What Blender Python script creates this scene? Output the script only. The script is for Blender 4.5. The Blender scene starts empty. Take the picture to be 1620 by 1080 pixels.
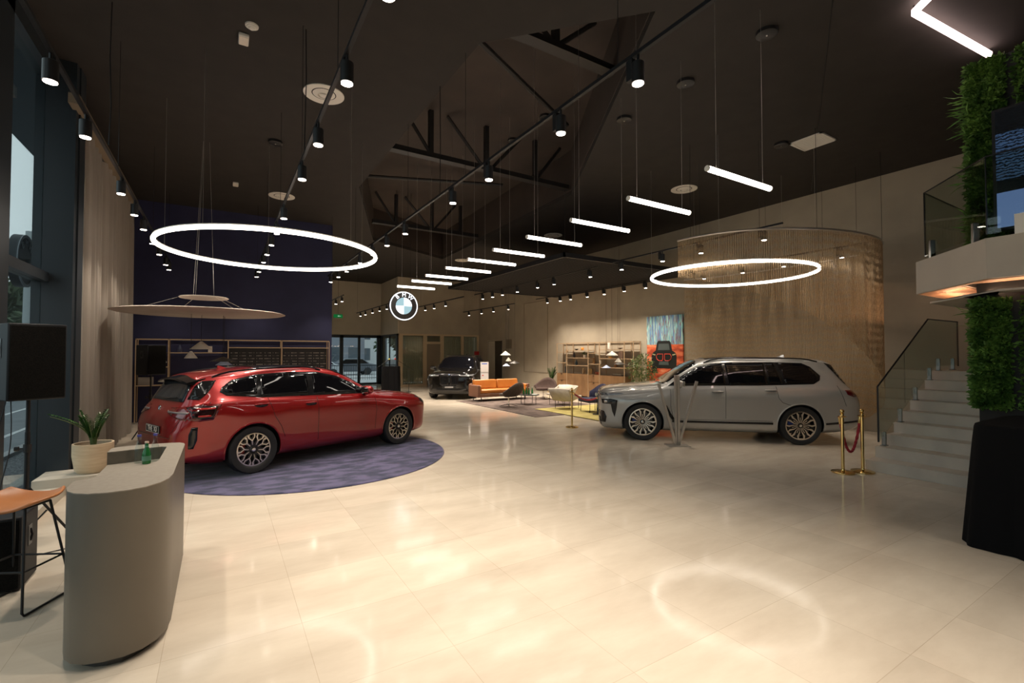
import bpy, bmesh, math, random
import numpy as np
from mathutils import Vector, Matrix
from mathutils.bvhtree import BVHTree
random.seed(7); rng = np.random.RandomState(5)
SC = bpy.context.scene; COL = SC.collection
PI = math.pi; R = math.radians
# ---------------------------------------------------------------- camera
F_PX = 745.0; CAM_H = 1.87; PITCH = math.atan(18 / F_PX); YAW = R(31.686)
cd = bpy.data.cameras.new('camera'); cam = bpy.data.objects.new('camera', cd); COL.objects.link(cam)
cd.sensor_width = 36; cd.lens = F_PX / 1620 * 36; cd.clip_end = 400; cd.clip_start = 0.05
cam.location = (0, 0, CAM_H); cam.rotation_euler = (PI / 2 + PITCH, 0, -YAW)
SC.camera = cam
SC.view_settings.view_transform = 'Standard'; SC.view_settings.look = 'None'
SC.view_settings.gamma = 1; SC.view_settings.use_curve_mapping = False; SC.view_settings.exposure = 0.68
# ---------------------------------------------------------------- world: pale overcast sky
W = bpy.data.worlds.new('overcast_sky'); SC.world = W; W.use_nodes = True
bg = W.node_tree.nodes['Background']; bg.inputs[0].default_value = (0.78, 0.88, 0.95, 1); bg.inputs[1].default_value = 0.75
SPOT_W = 100.0      # watts of one track spotlight
# ---------------------------------------------------------------- materials
MATS = {}
def mat(name, col=(.5, .5, .5), rough=.5, metal=0, **k):
    if name in MATS: return MATS[name]
    m = bpy.data.materials.new(name); m.use_nodes = True; MATS[name] = m
    b = m.node_tree.nodes['Principled BSDF']
    b.inputs['Base Color'].default_value = (*col, 1); b.inputs['Roughness'].default_value = rough; b.inputs['Metallic'].default_value = metal
    for kk, v in k.items():
        key = {'coat': 'Coat Weight', 'coatr': 'Coat Roughness', 'spec': 'Specular IOR Level', 'trans': 'Transmission Weight', 'ior': 'IOR',
               'emit': 'Emission Strength', 'ecol': 'Emission Color', 'sheen': 'Sheen Weight', 'sub': 'Subsurface Weight'}[kk]
        b.inputs[key].default_value = (*v, 1) if kk == 'ecol' else v
    return m
def nodes(m): return m.node_tree.nodes, m.node_tree.links, m.node_tree.nodes['Principled BSDF']
def noise_col(m, c1, c2, scale=4, detail=5, stretch=(1, 1, 1), lo=.35, hi=.65, bump=0, coord='Object', rot=(0, 0, 0), bscale=None, bdist=.01):
    N, L, b = nodes(m)
    tc = N.new('ShaderNodeTexCoord'); mp = N.new('ShaderNodeMapping'); mp.inputs['Scale'].default_value = stretch; mp.inputs['Rotation'].default_value = rot
    L.new(tc.outputs[coord], mp.inputs[0])
    n = N.new('ShaderNodeTexNoise'); n.inputs['Scale'].default_value = scale; n.inputs['Detail'].default_value = detail
    L.new(mp.outputs[0], n.inputs['Vector'])
    r = N.new('ShaderNodeValToRGB'); r.color_ramp.elements[0].position = lo; r.color_ramp.elements[1].position = hi
    r.color_ramp.elements[0].color = (*c1, 1); r.color_ramp.elements[1].color = (*c2, 1)
    L.new(n.outputs['Fac'], r.inputs[0]); L.new(r.outputs[0], b.inputs['Base Color'])
    if bump:
        bp = N.new('ShaderNodeBump'); bp.inputs['Strength'].default_value = bump; bp.inputs['Distance'].default_value = bdist
        src = n
        if bscale:
            src = N.new('ShaderNodeTexNoise'); src.inputs['Scale'].default_value = bscale; L.new(mp.outputs[0], src.inputs['Vector'])
        L.new(src.outputs['Fac'], bp.inputs['Height']); L.new(bp.outputs[0], b.inputs['Normal'])
    return m
def emat(name, col, strength):
    if name in MATS: return MATS[name]
    m = bpy.data.materials.new(name); m.use_nodes = True; MATS[name] = m
    N = m.node_tree.nodes; N.remove(N['Principled BSDF']); e = N.new('ShaderNodeEmission')
    e.inputs[0].default_value = (*col, 1); e.inputs[1].default_value = strength
    m.node_tree.links.new(e.outputs[0], N['Material Output'].inputs[0]); return m
def glassmat(name, tint=(.9, .95, .93), refl=1.45, rough=0.0, haze=None):
    if name in MATS: return MATS[name]
    m = bpy.data.materials.new(name); m.use_nodes = True; MATS[name] = m
    N = m.node_tree.nodes; L = m.node_tree.links; N.remove(N['Principled BSDF'])
    t = N.new('ShaderNodeBsdfTransparent'); t.inputs[0].default_value = (*tint, 1)
    g = N.new('ShaderNodeBsdfGlossy'); g.inputs['Roughness'].default_value = rough; g.inputs[0].default_value = (1, 1, 1, 1)
    f = N.new('ShaderNodeFresnel')
    ge = N.new('ShaderNodeNewGeometry'); mr = N.new('ShaderNodeMapRange'); mr.inputs[3].default_value = refl; mr.inputs[4].default_value = 1 / refl
    L.new(ge.outputs['Backfacing'], mr.inputs[0]); L.new(mr.outputs[0], f.inputs[0])
    mx = N.new('ShaderNodeMixShader'); L.new(f.outputs[0], mx.inputs[0]); L.new(t.outputs[0], mx.inputs[1]); L.new(g.outputs[0], mx.inputs[2])
    L.new(mx.outputs[0], N['Material Output'].inputs[0]); return m
# floor: 0.79 m porcelain tiles, clouded beige, satin gloss
def floor_material():
    m = mat('porcelain_tiles', (.6, .5, .38), .2); N, L, b = nodes(m)
    tc = N.new('ShaderNodeTexCoord')
    mp = N.new('ShaderNodeMapping'); mp.inputs['Location'].default_value = (-.5, -2.01, 0); L.new(tc.outputs['Object'], mp.inputs[0])
    br = N.new('ShaderNodeTexBrick'); br.offset = 0; br.squash = 1
    for k, v in (('Scale', 1), ('Mortar Size', .0022), ('Mortar Smooth', .1), ('Brick Width', .79), ('Row Height', .785), ('Bias', 0)): br.inputs[k].default_value = v
    br.inputs['Color1'].default_value = (.80, .80, .80, 1); br.inputs['Color2'].default_value = (1, 1, 1, 1); br.inputs['Mortar'].default_value = (.55, .50, .45, 1)
    L.new(mp.outputs[0], br.inputs['Vector'])
    n1 = N.new('ShaderNodeTexNoise'); n1.inputs['Scale'].default_value = .9; n1.inputs['Detail'].default_value = 7; n1.inputs['Roughness'].default_value = .62
    mp2 = N.new('ShaderNodeMapping'); mp2.inputs['Scale'].default_value = (1, 2.6, 1); mp2.inputs['Rotation'].default_value = (0, 0, .25); L.new(tc.outputs['Object'], mp2.inputs[0]); L.new(mp2.outputs[0], n1.inputs['Vector'])
    r1 = N.new('ShaderNodeValToRGB'); r1.color_ramp.elements[0].position = .3; r1.color_ramp.elements[1].position = .7
    r1.color_ramp.elements[0].color = (.56, .48, .385, 1); r1.color_ramp.elements[1].color = (.70, .62, .51, 1); L.new(n1.outputs['Fac'], r1.inputs[0])
    mx = N.new('ShaderNodeMix'); mx.data_type = 'RGBA'; mx.blend_type = 'MULTIPLY'; mx.inputs[0].default_value = .55
    L.new(r1.outputs[0], mx.inputs[6]); L.new(br.outputs['Color'], mx.inputs[7]); L.new(mx.outputs[2], b.inputs['Base Color'])
    n2 = N.new('ShaderNodeTexNoise'); n2.inputs['Scale'].default_value = 3; n2.inputs['Detail'].default_value = 4; L.new(mp2.outputs[0], n2.inputs['Vector'])
    mr = N.new('ShaderNodeMapRange'); mr.inputs[3].default_value = .07; mr.inputs[4].default_value = .13; L.new(n2.outputs['Fac'], mr.inputs[0]); L.new(mr.outputs[0], b.inputs['Roughness'])
    bp = N.new('ShaderNodeBump'); bp.inputs['Strength'].default_value = .05; bp.inputs['Distance'].default_value = .01; L.new(n2.outputs['Fac'], bp.inputs['Height']); L.new(bp.outputs[0], b.inputs['Normal'])
    b.inputs['Specular IOR Level'].default_value = .2
    return m
FLOOR = floor_material()
CEIL = noise_col(mat('brown_ceiling_paint', (.045, .034, .026), .85), (.017, .0135, .011), (.022, .0175, .0145), 3)
VOIDM = noise_col(mat('dark_roof_paint', (.04, .03, .025), .8), (.034, .025, .020), (.048, .034, .027), 1.3)
BEIGE = noise_col(mat('beige_wall_paint', (.4, .34, .26), .75), (.385, .33, .25), (.43, .37, .28), 1.5)
PALE = noise_col(mat('pale_wall_paint', (.5, .45, .36), .75), (.50, .45, .36), (.54, .48, .39), 1.5)
NAVY = noise_col(mat('navy_wall_paint', (.045, .045, .12), .7), (.020, .022, .068), (.025, .027, .080), 2)
BLACK = mat('black_metal', (.012, .012, .014), .45, .3)
BLACKP = mat('black_plastic', (.012, .012, .013), .4)
CHAR = mat('charcoal_frame', (.022, .03, .038), .45, .2)
STEEL = mat('brushed_steel', (.66, .62, .57), .4, .85)
CHROME = mat('chrome', (.8, .8, .8), .08, 1)
BRASS = mat('polished_brass', (.80, .56, .22), .13, 1)
WHITE = mat('white_plastic', (.75, .72, .66), .4)
OAKF = mat('pale_oak_frame', (.44, .31, .19), .5)
LED = emat('led_diffuser', (1, .91, .80), 6.5)
LENS = emat('spot_lens', (1, .86, .72), 14)
GLASS = glassmat('clear_glass')
GLASSG = glassmat('green_tint_glass', (.84, .88, .84))
# ---------------------------------------------------------------- mesh helpers
class MB:
    def __init__(s): s.v = []; s.f = []; s.m = []
    def add(s, vs, fs, mi=0):
        o = len(s.v); s.v += [tuple(map(float, p)) for p in vs]; s.f += [tuple(i + o for i in f) for f in fs]; s.m += [mi] * len(fs); return s
    def box(s, a, b, mi=0, rz=0, piv=None):
        x0, y0, z0 = a; x1, y1, z1 = b
        vs = [(x, y, z) for z in (z0, z1) for x, y in ((x0, y0), (x1, y0), (x1, y1), (x0, y1))]
        if rz:
            px, py = piv or ((x0 + x1) / 2, (y0 + y1) / 2); c, n = math.cos(rz), math.sin(rz)
            vs = [(px + (x - px) * c - (y - py) * n, py + (x - px) * n + (y - py) * c, z) for x, y, z in vs]
        return s.add(vs, [(0, 3, 2, 1), (4, 5, 6, 7), (0, 1, 5, 4), (1, 2, 6, 5), (2, 3, 7, 6), (3, 0, 4, 7)], mi)
    def cyl(s, p0, p1, r0, r1=None, n=16, caps=True, mi=0):
        r1 = r0 if r1 is None else r1; p0 = Vector(p0); p1 = Vector(p1); d = (p1 - p0).normalized()
        a = d.orthogonal().normalized(); b = d.cross(a)
        vs = []
        for p, r in ((p0, r0), (p1, r1)):
            for i in range(n):
                t = 2 * PI * i / n; vs.append(p + (a * math.cos(t) + b * math.sin(t)) * r)
        fs = [(i, (i + 1) % n, n + (i + 1) % n, n + i) for i in range(n)]
        if caps: fs += [tuple(range(n - 1, -1, -1)), tuple(range(n, 2 * n))]
        return s.add(vs, fs, mi)
    def tube(s, pts, r, n=8, closed=False, mi=0):
        pts = [Vector(p) for p in pts]; m = len(pts); rr = r if hasattr(r, '__len__') else [r] * m
        vs = []; a = None
        for i, p in enumerate(pts):
            if closed: d = pts[(i + 1) % m] - pts[i - 1]
            else: d = pts[min(i + 1, m - 1)] - pts[max(i - 1, 0)]
            d = d.normalized() if d.length > 1e-9 else Vector((0, 0, 1))
            if a is None: a = d.orthogonal().normalized()
            else:
                a = a - d * a.dot(d); a = a.normalized() if a.length > 1e-6 else d.orthogonal().normalized()
            b = d.cross(a)
            for k in range(n):
                t = 2 * PI * k / n; vs.append(p + (a * math.cos(t) + b * math.sin(t)) * rr[i])
        fs = []
        for i in range(m if closed else m - 1):
            j = (i + 1) % m
            for k in range(n): fs.append((i * n + k, i * n + (k + 1) % n, j * n + (k + 1) % n, j * n + k))
        if not closed: fs += [tuple(range(n - 1, -1, -1)), tuple((m - 1) * n + k for k in range(n))]
        return s.add(vs, fs, mi)
    def lathe(s, prof, n=32, c=(0, 0, 0), axis='z', mi=0, close=False):
        vs = []; m = len(prof)
        for i in range(n):
            t = 2 * PI * i / n; ct, st = math.cos(t), math.sin(t)
            for r, h in prof:
                p = (r * ct, r * st, h) if axis == 'z' else (r * ct, h, r * st) if axis == 'y' else (h, r * ct, r * st)
                vs.append((p[0] + c[0], p[1] + c[1], p[2] + c[2]))
        fs = []
        for i in range(n):
            j = (i + 1) % n
            for k in range(m if close else m - 1):
                k2 = (k + 1) % m
                q = (i * m + k, j * m + k, j * m + k2, i * m + k2); fs.append(q if axis != 'y' else q[::-1])
        return s.add(vs, fs, mi)
    def prism(s, poly, z0, z1, mi=0, holes=None):
        n = len(poly); vs = [(x, y, z0) for x, y in poly] + [(x, y, z1) for x, y in poly]
        fs = [(i, (i + 1) % n, n + (i + 1) % n, n + i) for i in range(n)]
        fs += [tuple(range(n - 1, -1, -1)), tuple(range(n, 2 * n))]
        return s.add(vs, fs, mi)
    def grid(s, P, mi=0, close_u=False):
        a = len(P); b = len(P[0]); vs = [p for row in P for p in row]; fs = []
        for i in range(a if close_u else a - 1):
            for j in range(b - 1): fs.append((i * b + j, ((i + 1) % a) * b + j, ((i + 1) % a) * b + j + 1, i * b + j + 1))
        return s.add(vs, fs, mi)
    def xf(s, M):
        s.v = [tuple(M @ Vector(p)) for p in s.v]; return s
    def build(s, name, m=None, parent=None, smooth=False, bevel=0, loc=None, thick=0, sub=0, ang=35, normals=True):
        me = bpy.data.meshes.new(name); me.from_pydata(s.v, [], s.f); me.validate()
        ms = m if isinstance(m, (list, tuple)) else [m]
        for x in ms:
            if x: me.materials.append(x)
        if len(ms) > 1 and len(me.polygons) == len(s.m): me.polygons.foreach_set('material_index', s.m)
        if normals:
            bm = bmesh.new(); bm.from_mesh(me); bmesh.ops.recalc_face_normals(bm, faces=bm.faces); bm.to_mesh(me); bm.free()
        if smooth:
            me.polygons.foreach_set('use_smooth', [True] * len(me.polygons))
            if ang: me.set_sharp_from_angle(angle=R(ang))
        o = bpy.data.objects.new(name, me); COL.objects.link(o)
        if parent: o.parent = parent
        if loc: o.location = loc
        if bevel:
            b = o.modifiers.new('bevel', 'BEVEL'); b.width = bevel; b.segments = 2; b.limit_method = 'ANGLE'
            if not smooth: me.polygons.foreach_set('use_smooth', [True] * len(me.polygons)); me.set_sharp_from_angle(angle=R(80))
        if thick: t = o.modifiers.new('solid', 'SOLIDIFY'); t.thickness = thick; t.offset = 0
        if sub: t = o.modifiers.new('sub', 'SUBSURF'); t.levels = sub; t.render_levels = sub
        return o
def tag(o, label, cat, group=None, kind=None):
    if label: o['label'] = label
    if cat: o['category'] = cat
    if group: o['group'] = group
    if kind: o['kind'] = kind
    return o
def struct(o, label=None): o['kind'] = 'structure'; return o
def thing(name, label, cat, loc=(0, 0, 0), rz=0, group=None):
    o = bpy.data.objects.new(name, None); COL.objects.link(o); o.location = loc; o.rotation_euler = (0, 0, rz); o.empty_display_size = .1
    return tag(o, label, cat, group)
def dup(root, loc, rz=None, label=None, group=None):
    r = root.copy(); COL.objects.link(r); r.location = loc
    if rz is not None: r.rotation_euler = (0, 0, rz)
    if label: r['label'] = label
    if group: r['group'] = group
    for ch in [c for c in root.children if c.type != 'LIGHT']:
        c = ch.copy(); COL.objects.link(c); c.parent = r
        for g in list(ch.children):
            d = g.copy(); COL.objects.link(d); d.parent = c
    return r
ORD = ['nearest', 'second', 'third', 'fourth', 'fifth', 'sixth', 'seventh', 'eighth', 'ninth', 'tenth', 'eleventh', 'twelfth', 'thirteenth', 'fourteenth']
def nth(i, n): return 'nearest' if i == 0 else ('farthest' if i == n - 1 else ORD[i] + ' from the near end')
def text_mesh(s, size, extr=.002):
    c = bpy.data.curves.new('t', 'FONT'); c.body = s; c.size = size; c.extrude = extr; c.align_x = 'CENTER'; c.align_y = 'CENTER'
    o = bpy.data.objects.new('t', c); COL.objects.link(o); dg = bpy.context.evaluated_depsgraph_get()
    me = bpy.data.meshes.new_from_object(o.evaluated_get(dg)); bpy.data.objects.remove(o); bpy.data.curves.remove(c)
    mb = MB(); mb.add([v.co for v in me.vertices], [tuple(p.vertices) for p in me.polygons]); bpy.data.meshes.remove(me); return mb
# ================================================================= ROOM SHELL
ZC = 6.05; XR = 13.2; XL = -2.15; YB = 25.2; YBLUE = 16.2; YE = 28.4; YF = -5.0; XE = 8.2
MB().box((XL - .1, YF, -.2), (XR + .2, YE + .2, 0)).build('floor', FLOOR)['kind'] = 'structure'
VOID = [(4.47, 3.9), (7.85, 9.7), (8.36, 19.46), (4.74, 17.5), (2.91, 12.06), (2.92, 5.55)]
def ceil_z(x, y):
    c = False; n = len(VOID)
    for i in range(n):
        (ax, ay), (bx, by) = VOID[i], VOID[(i + 1) % n]
        if (ay > y) != (by > y) and x < (bx - ax) * (y - ay) / (by - ay) + ax: c = not c
    return 7.25 if c else ZC
def ceiling():
    bm = bmesh.new()
    outer = [(XL - .3, YF - .2), (XR + .3, YF - .2), (XR + .3, YE + .3), (XL - .3, YE + .3)]
    ov = [bm.verts.new((x, y, ZC)) for x, y in outer]; iv = [bm.verts.new((x, y, ZC)) for x, y in VOID]
    es = [bm.edges.new((ov[i], ov[(i + 1) % 4])) for i in range(4)] + [bm.edges.new((iv[i], iv[(i + 1) % 6])) for i in range(6)]
    bmesh.ops.triangle_fill(bm, use_beauty=True, use_dissolve=False, edges=es)
    bm.verts.ensure_lookup_table()
    r = bmesh.ops.extrude_face_region(bm, geom=list(bm.faces))
    for g in r['geom']:
        if isinstance(g, bmesh.types.BMVert): g.co.z += .12
    bmesh.ops.recalc_face_normals(bm, faces=bm.faces)
    me = bpy.data.meshes.new('ceiling'); bm.to_mesh(me); bm.free(); me.materials.append(CEIL)
    o = bpy.data.objects.new('ceiling', me); COL.objects.link(o); o['kind'] = 'structure'
ceiling()
# upstand of the opening and roof deck above it
up = MB(); ZV = 7.25
for i in range(6):
    a, b = VOID[i], VOID[(i + 1) % 6]
    up.add([(a[0], a[1], ZC + .12), (b[0], b[1], ZC + .12), (b[0], b[1], ZV), (a[0], a[1], ZV)], [(0, 1, 2, 3)])
up.build('trim_1', VOIDM, thick=.02)['kind'] = 'structure'
MB().box((2, 3, ZV), (9.5, 20.5, ZV + .1)).build('wall_roof', VOIDM)['kind'] = 'structure'
bpy.data.objects['wall_roof'].name = 'ceiling_upper'
# walls
def wall(name, a, b, m): o = MB().box(a, b).build(name, m); o['kind'] = 'structure'; return o
DY0, DY1 = 22.4, 24.05
w = MB(); w.box((XR, YF, 0), (XR + .2, DY0, ZC)); w.box((XR, DY1, 0), (XR + .2, YB + .2, ZC)); w.box((XR, DY0, 2.55), (XR + .2, DY1, ZC))
w.build('wall_right', BEIGE)['kind'] = 'structure'
wall('wall_back', (8.28, YB, 2.93), (XR, YB + .2, ZC), BEIGE)
wall('wall_return', (8.2, YB, 2.93), (8.28, YE, ZC), PALE)
wall('wall_entrance', (3.07, YE, 2.93), (8.28, YE + .2, ZC), PALE)
wall('wall_blue', (XL, YBLUE, 0), (3.07, YBLUE + .2, ZC), NAVY)
wall('wall_partition', (2.99, YBLUE + .2, 0), (3.07, YE, ZC), BEIGE)
wall('wall_front', (XL - .2, YF - .2, 0), (XR + .2, YF, ZC), BEIGE)
# room behind the back glazing and behind the side door
DARKW = mat('dim_room_paint', (.35, .29, .22), .8)
b = MB(); b.box((8.3, 29, 0), (XR, 29.1, 3.1)); b.box((XR - .1, YB + .3, 0), (XR, 29, 3.1)); b.box((8.3, YB + .2, 3.1), (XR, 29.1, 3.2)); b.build('wall_office', DARKW)['kind'] = 'structure'
b = MB(); b.box((15.6, DY0 - .6, 0), (15.7, DY1 + .6, 2.8)); b.box((XR + .2, DY0 - .7, 0), (15.7, DY0 - .6, 2.8)); b.box((XR + .2, DY1 + .6, 0), (15.7, DY1 + .7, 2.8)); b.box((XR + .2, DY0 - .7, 2.8), (15.7, DY1 + .7, 2.9)); b.build('wall_corridor', BEIGE)['kind'] = 'structure'
MB().box((XR + .2, DY0 - .7, -.1), (15.7, DY1 + .7, 0)).build('floor_corridor', FLOOR)['kind'] = 'structure'
b = MB(); b.box((XR - .012, DY0 - .05, 0), (XR + .2, DY0, 2.6)); b.box((XR - .012, DY1, 0), (XR + .2, DY1 + .05, 2.6)); b.box((XR - .012, DY0 - .05, 2.55), (XR + .2, DY1 + .05, 2.6)); b.build('door_1', PALE)['kind'] = 'structure'
# door leaf of the side door, standing open against the far jamb
MB().box((XR + .02, DY1 - .75, 0), (XR + .06, DY1, 2.53)).build('door_2', PALE)['kind'] = 'structure'
# timber framed glazing of the back wall
TIMB = mat('light_timber', (.55, .42, .27), .5)
xs = [8.28, 8.52, 9.69, 9.88, 10.73, 10.92, 12.05, 12.2, 13.2]
f = MB()
for a, bb in ((8.28, 8.50), (9.68, 9.90), (10.72, 10.93), (12.04, 12.2), (13.1, 13.2)): f.box((a, YB, 0), (bb, YB + .12, 2.93))
f.box((8.28, YB - .01, 2.84), (13.2, YB + .13, 2.93)); f.box((8.5, YB, 0), (9.7, YB + .12, .12)); f.box((10.9, YB, 0), (13.1, YB + .12, .12)); f.box((9.9, YB, 2.38), (10.73, YB + .12, 2.5))
fo = f.build('window_2', TIMB); fo['kind'] = 'structure'
for a, bb, z0, z1 in ((8.5, 9.68, .12, 2.84), (9.9, 10.72, 2.5, 2.84), (10.93, 12.04, .12, 2.84), (12.2, 13.1, .12, 2.84)):
    MB().box((a, YB + .05, z0), (bb, YB + .06, z1)).build('pane', GLASSG, fo)
dl = MB().box((9.92, YB + .03, 0), (10.7, YB + .08, 2.36)).build('door_leaf', mat('door_taupe', (.24, .19, .13), .5), fo)
MB().box((10.6, YB - .03, 1.0), (10.64, YB + .03, 1.18)).build('handle', STEEL, dl)
# vertical blinds behind the back glazing
BL = mat('grey_blind_fabric', (.62, .57, .47), .8)
for (x0, x1), lab in (((8.5, 9.68), 'grey vertical blind behind the leftmost glazed panel of the back wall'), ((10.93, 12.04), 'grey vertical blind behind the middle glazed panel of the back wall'), ((12.2, 13.08), 'grey vertical blind behind the rightmost glazed panel of the back wall')):
    m = MB(); x = x0
    while x < x1: m.box((x, YB + .3, .05), (x + .085, YB + .31, 2.8), rz=R(rng.uniform(18, 32))); x += .1
    tag(m.build('vertical_blind', BL), lab, 'blind', 'vertical blinds of the back wall')
t = thing('added_office_light', 'added glowing panel in the office lighting the back blinds', 'ceiling light', (11.0, YB + 1.6, 3.05))  # unseen panel light, added to brighten the blinds
MB().box((-.9, -.3, 0), (.9, .3, .05)).build('housing', WHITE, t); MB().box((-.86, -.26, -.006), (.86, .26, 0)).build('diffuser', emat('added_office_glow', (1, .88, .72), 1.5), t)
# entrance glazing
f = MB(); X0E = 3.07
edges = [3.07, 4.4, 5.95, 6.9, 8.12]
for a, bb in ((3.07, 3.2), (4.5, 4.6), (5.83, 6.03), (6.86, 7.0), (7.98, 8.2)): f.box((a, YE, 0), (bb, YE + .12, 2.93))
f.box((3.07, YE, 2.76), (8.2, YE + .12, 2.93)); f.box((3.07, YE, 0), (8.2, YE + .12, .1))
fo = f.build('window_3', CHAR); fo['kind'] = 'structure'
for a, bb in ((3.2, 4.5), (4.6, 5.83), (6.03, 6.86), (7.0, 7.98)): MB().box((a, YE + .05, .1), (bb, YE + .06, 2.76)).build('pane', GLASS, fo)
f = MB()
for a, bb in ((YB + .12, YB + .3), (26.7, 26.76), (28.2, YE)): f.box((8.2, a, 0), (8.28, bb, 2.93))
f.box((8.2, YB + .12, 2.84), (8.28, YE, 2.93)); f.box((8.2, YB + .12, 0), (8.28, YE, .1))
fo = f.build('window_4', CHAR); fo['kind'] = 'structure'
for a, bb in ((YB + .3, 26.7), (26.76, 28.2)): MB().box((8.23, a, .1), (8.24, bb, 2.84)).build('pane', GLASS, fo)
# left window wall: panes between charcoal mullions
f = MB()
cols = [(-4.9, -4.6), (-1.9, -1.6), (1.3, 1.6), (4.4, 4.7), (6.95, 7.47)]
for a, bb in cols: f.box((XL - .1, a, 0), (XL + .1, bb, ZC))
f.box((XL - .1, YF, 0), (XL + .1, 16.2, .06)); f.box((XL - .08, YF, 2.86), (XL + .08, 16.2, 2.99)); f.box((XL - .1, YF, ZC - .3), (XL + .1, 16.2, ZC))
fo = f.build('window_1', CHAR); fo['kind'] = 'structure'
pe = [YF] + [y for c in cols for y in c] + [9.0]
for a, bb in ((-4.6, -1.9), (-1.6, 1.3), (1.6, 4.4), (4.7, 6.95), (7.47, 9.0)):
    for z0, z1 in ((.06, 2.86), (2.99, ZC - .3)): MB().box((XL - .005, a, z0), (XL + .005, bb, z1)).build('pane', GLASS, fo)
f = MB(); f.box((XL - .1, 9.0, 0), (-1.82, 9.5, ZC)); f.box((-1.84, 9.14, 0), (-1.80, 9.44, ZC)); f.box((XL - .1, 9.5, 0), (XL + .1, YBLUE, ZC))
f.build('wall_left', CHAR)['kind'] = 'structure'
# low pale stone ledge along the foot of the window
STONE = mat('pale_stone', (.55, .50, .42), .5)
MB().box((XL + .1, 5.95, 0), (-1.72, 9.0, .11)).build('trim_2', STONE)['kind'] = 'structure'
MB().box((-2.0, 8.0, .11), (-1.83, 8.25, .125)).build('floor_box', WHITE)
tag(bpy.data.objects['floor_box'], 'small white socket box on the stone ledge by the window', 'socket')
# pelmet and sheer curtain
MB().box((-1.86, 8.75, 5.36), (-1.74, 14.3, 5.5)).build('curtain_pelmet', mat('pelmet_tan', (.20, .15, .10), .6))
tag(bpy.data.objects['curtain_pelmet'], 'tan curtain track running above the tall sheer curtain', 'curtain rail')
m = MB(); rows = []; n = 520
for i in range(n + 1):
    t = i / n; y = 9.56 + t * 4.6; ph = 2 * PI * y / .36 + 1.1 * math.sin(y * 3.1) + .6 * math.sin(y * 7.7)
    rows.append([(-1.865 + (.082 + .018 * math.sin(y * 3.3)) * (math.sin(ph) + .35 * math.sin(2 * ph + .6) + .12 * math.sin(5.3 * ph)) / 1.25 * (1 if z < 5 else .6) * (1.0 + .3 * (1 - z / 5.4)), y, z) for z in (.02, .8, 1.8, 2.8, 3.8, 4.8, 5.36)])
m.grid(rows)
CURT = mat('sheer_taupe_fabric', (.44, .385, .33), .9)
N, L, bb_ = nodes(CURT); tr = N.new('ShaderNodeBsdfTranslucent'); tr.inputs[0].default_value = (.62, .60, .56, 1); tp = N.new('ShaderNodeBsdfTransparent')
m1 = N.new('ShaderNodeMixShader'); m1.inputs[0].default_value = .4; m2 = N.new('ShaderNodeMixShader'); m2.inputs[0].default_value = .06
L.new(bb_.outputs[0], m1.inputs[1]); L.new(tr.outputs[0], m1.inputs[2]); L.new(m1.outputs[0], m2.inputs[1]); L.new(tp.outputs[0], m2.inputs[2]); L.new(m2.outputs[0], N['Material Output'].inputs[0])
tag(m.build('sheer_curtain', CURT, smooth=True, ang=0), 'tall taupe sheer curtain in deep folds beside the window', 'curtain')
# thin frame moulding on the right wall
m = MB()
for a, b2 in (((18.13, .9), (20.21, .93)), ((18.13, 4.37), (20.21, 4.4)), ((18.13, .9), (18.16, 4.4)), ((20.18, .9), (20.21, 4.4))): m.box((XR - .015, a[0], a[1]), (XR, b2[0], b2[1]))
m.build('trim_3', mat('moulding', (.26, .21, .15), .6))['kind'] = 'structure'
MB().box((XR - .01, -4, ZC - .002), (XR, -3.9, ZC)).build('trim_4', CEIL)['kind'] = 'structure'
# ================================================================= ROOF TRUSSES in the opening
def truss(loc_y, x0, x1, posts, diags, lab, zb=6.18):
    t = thing('roof_truss', lab, 'truss', (0, loc_y, 0), 0, 'dark steel trusses in the roof opening')
    m = MB(); m.box((x0, -.06, zb), (x1, .06, zb + .12)); m.box((x0, -.1, zb - .01), (x1, .1, zb + .005)); m.build('bottom_chord', VSTEEL, t)
    for px in posts: MB().box((px - .05, -.05, zb + .1), (px + .05, .05, ZV)).build('post', VSTEEL, t)
    for a, c in diags: MB().cyl((a, 0, zb + .1), (c, 0, ZV - .02), .04, n=8).build('diagonal', VSTEEL, t)
VSTEEL = mat('dark_steel', (.028, .026, .026), .5, .4)
truss(9.75, 2.98, 7.75, [3.9, 5.3, 6.7], [(3.9, 3.2), (5.2, 4.3), (5.45, 6.3), (6.75, 7.5)], 'dark steel truss crossing the middle of the ceiling opening')
truss(15.6, 4.2, 8.1, [5.0, 6.3, 7.4], [(4.95, 4.3), (6.2, 5.3), (6.4, 7.2)], 'dark steel truss crossing the far end of the ceiling opening')
truss(5.7, 3.1, 5.5, [4.3], [(4.25, 3.4), (4.35, 5.1)], 'dark steel truss crossing the near end of the ceiling opening', 6.5)
for i, (a, c, lab) in enumerate((((3.4, 13.5, 6.9), (7.2, 12.2, 6.95), 'slanting dark roof bar between the middle and far trusses'), ((3.3, 6.6, 6.95), (6.5, 8.2, 6.95), 'slanting dark roof bar between the near and middle trusses'))):
    tag(MB().cyl(a, c, .05, n=8).build('roof_brace', VSTEEL), lab, 'roof bar')
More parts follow.
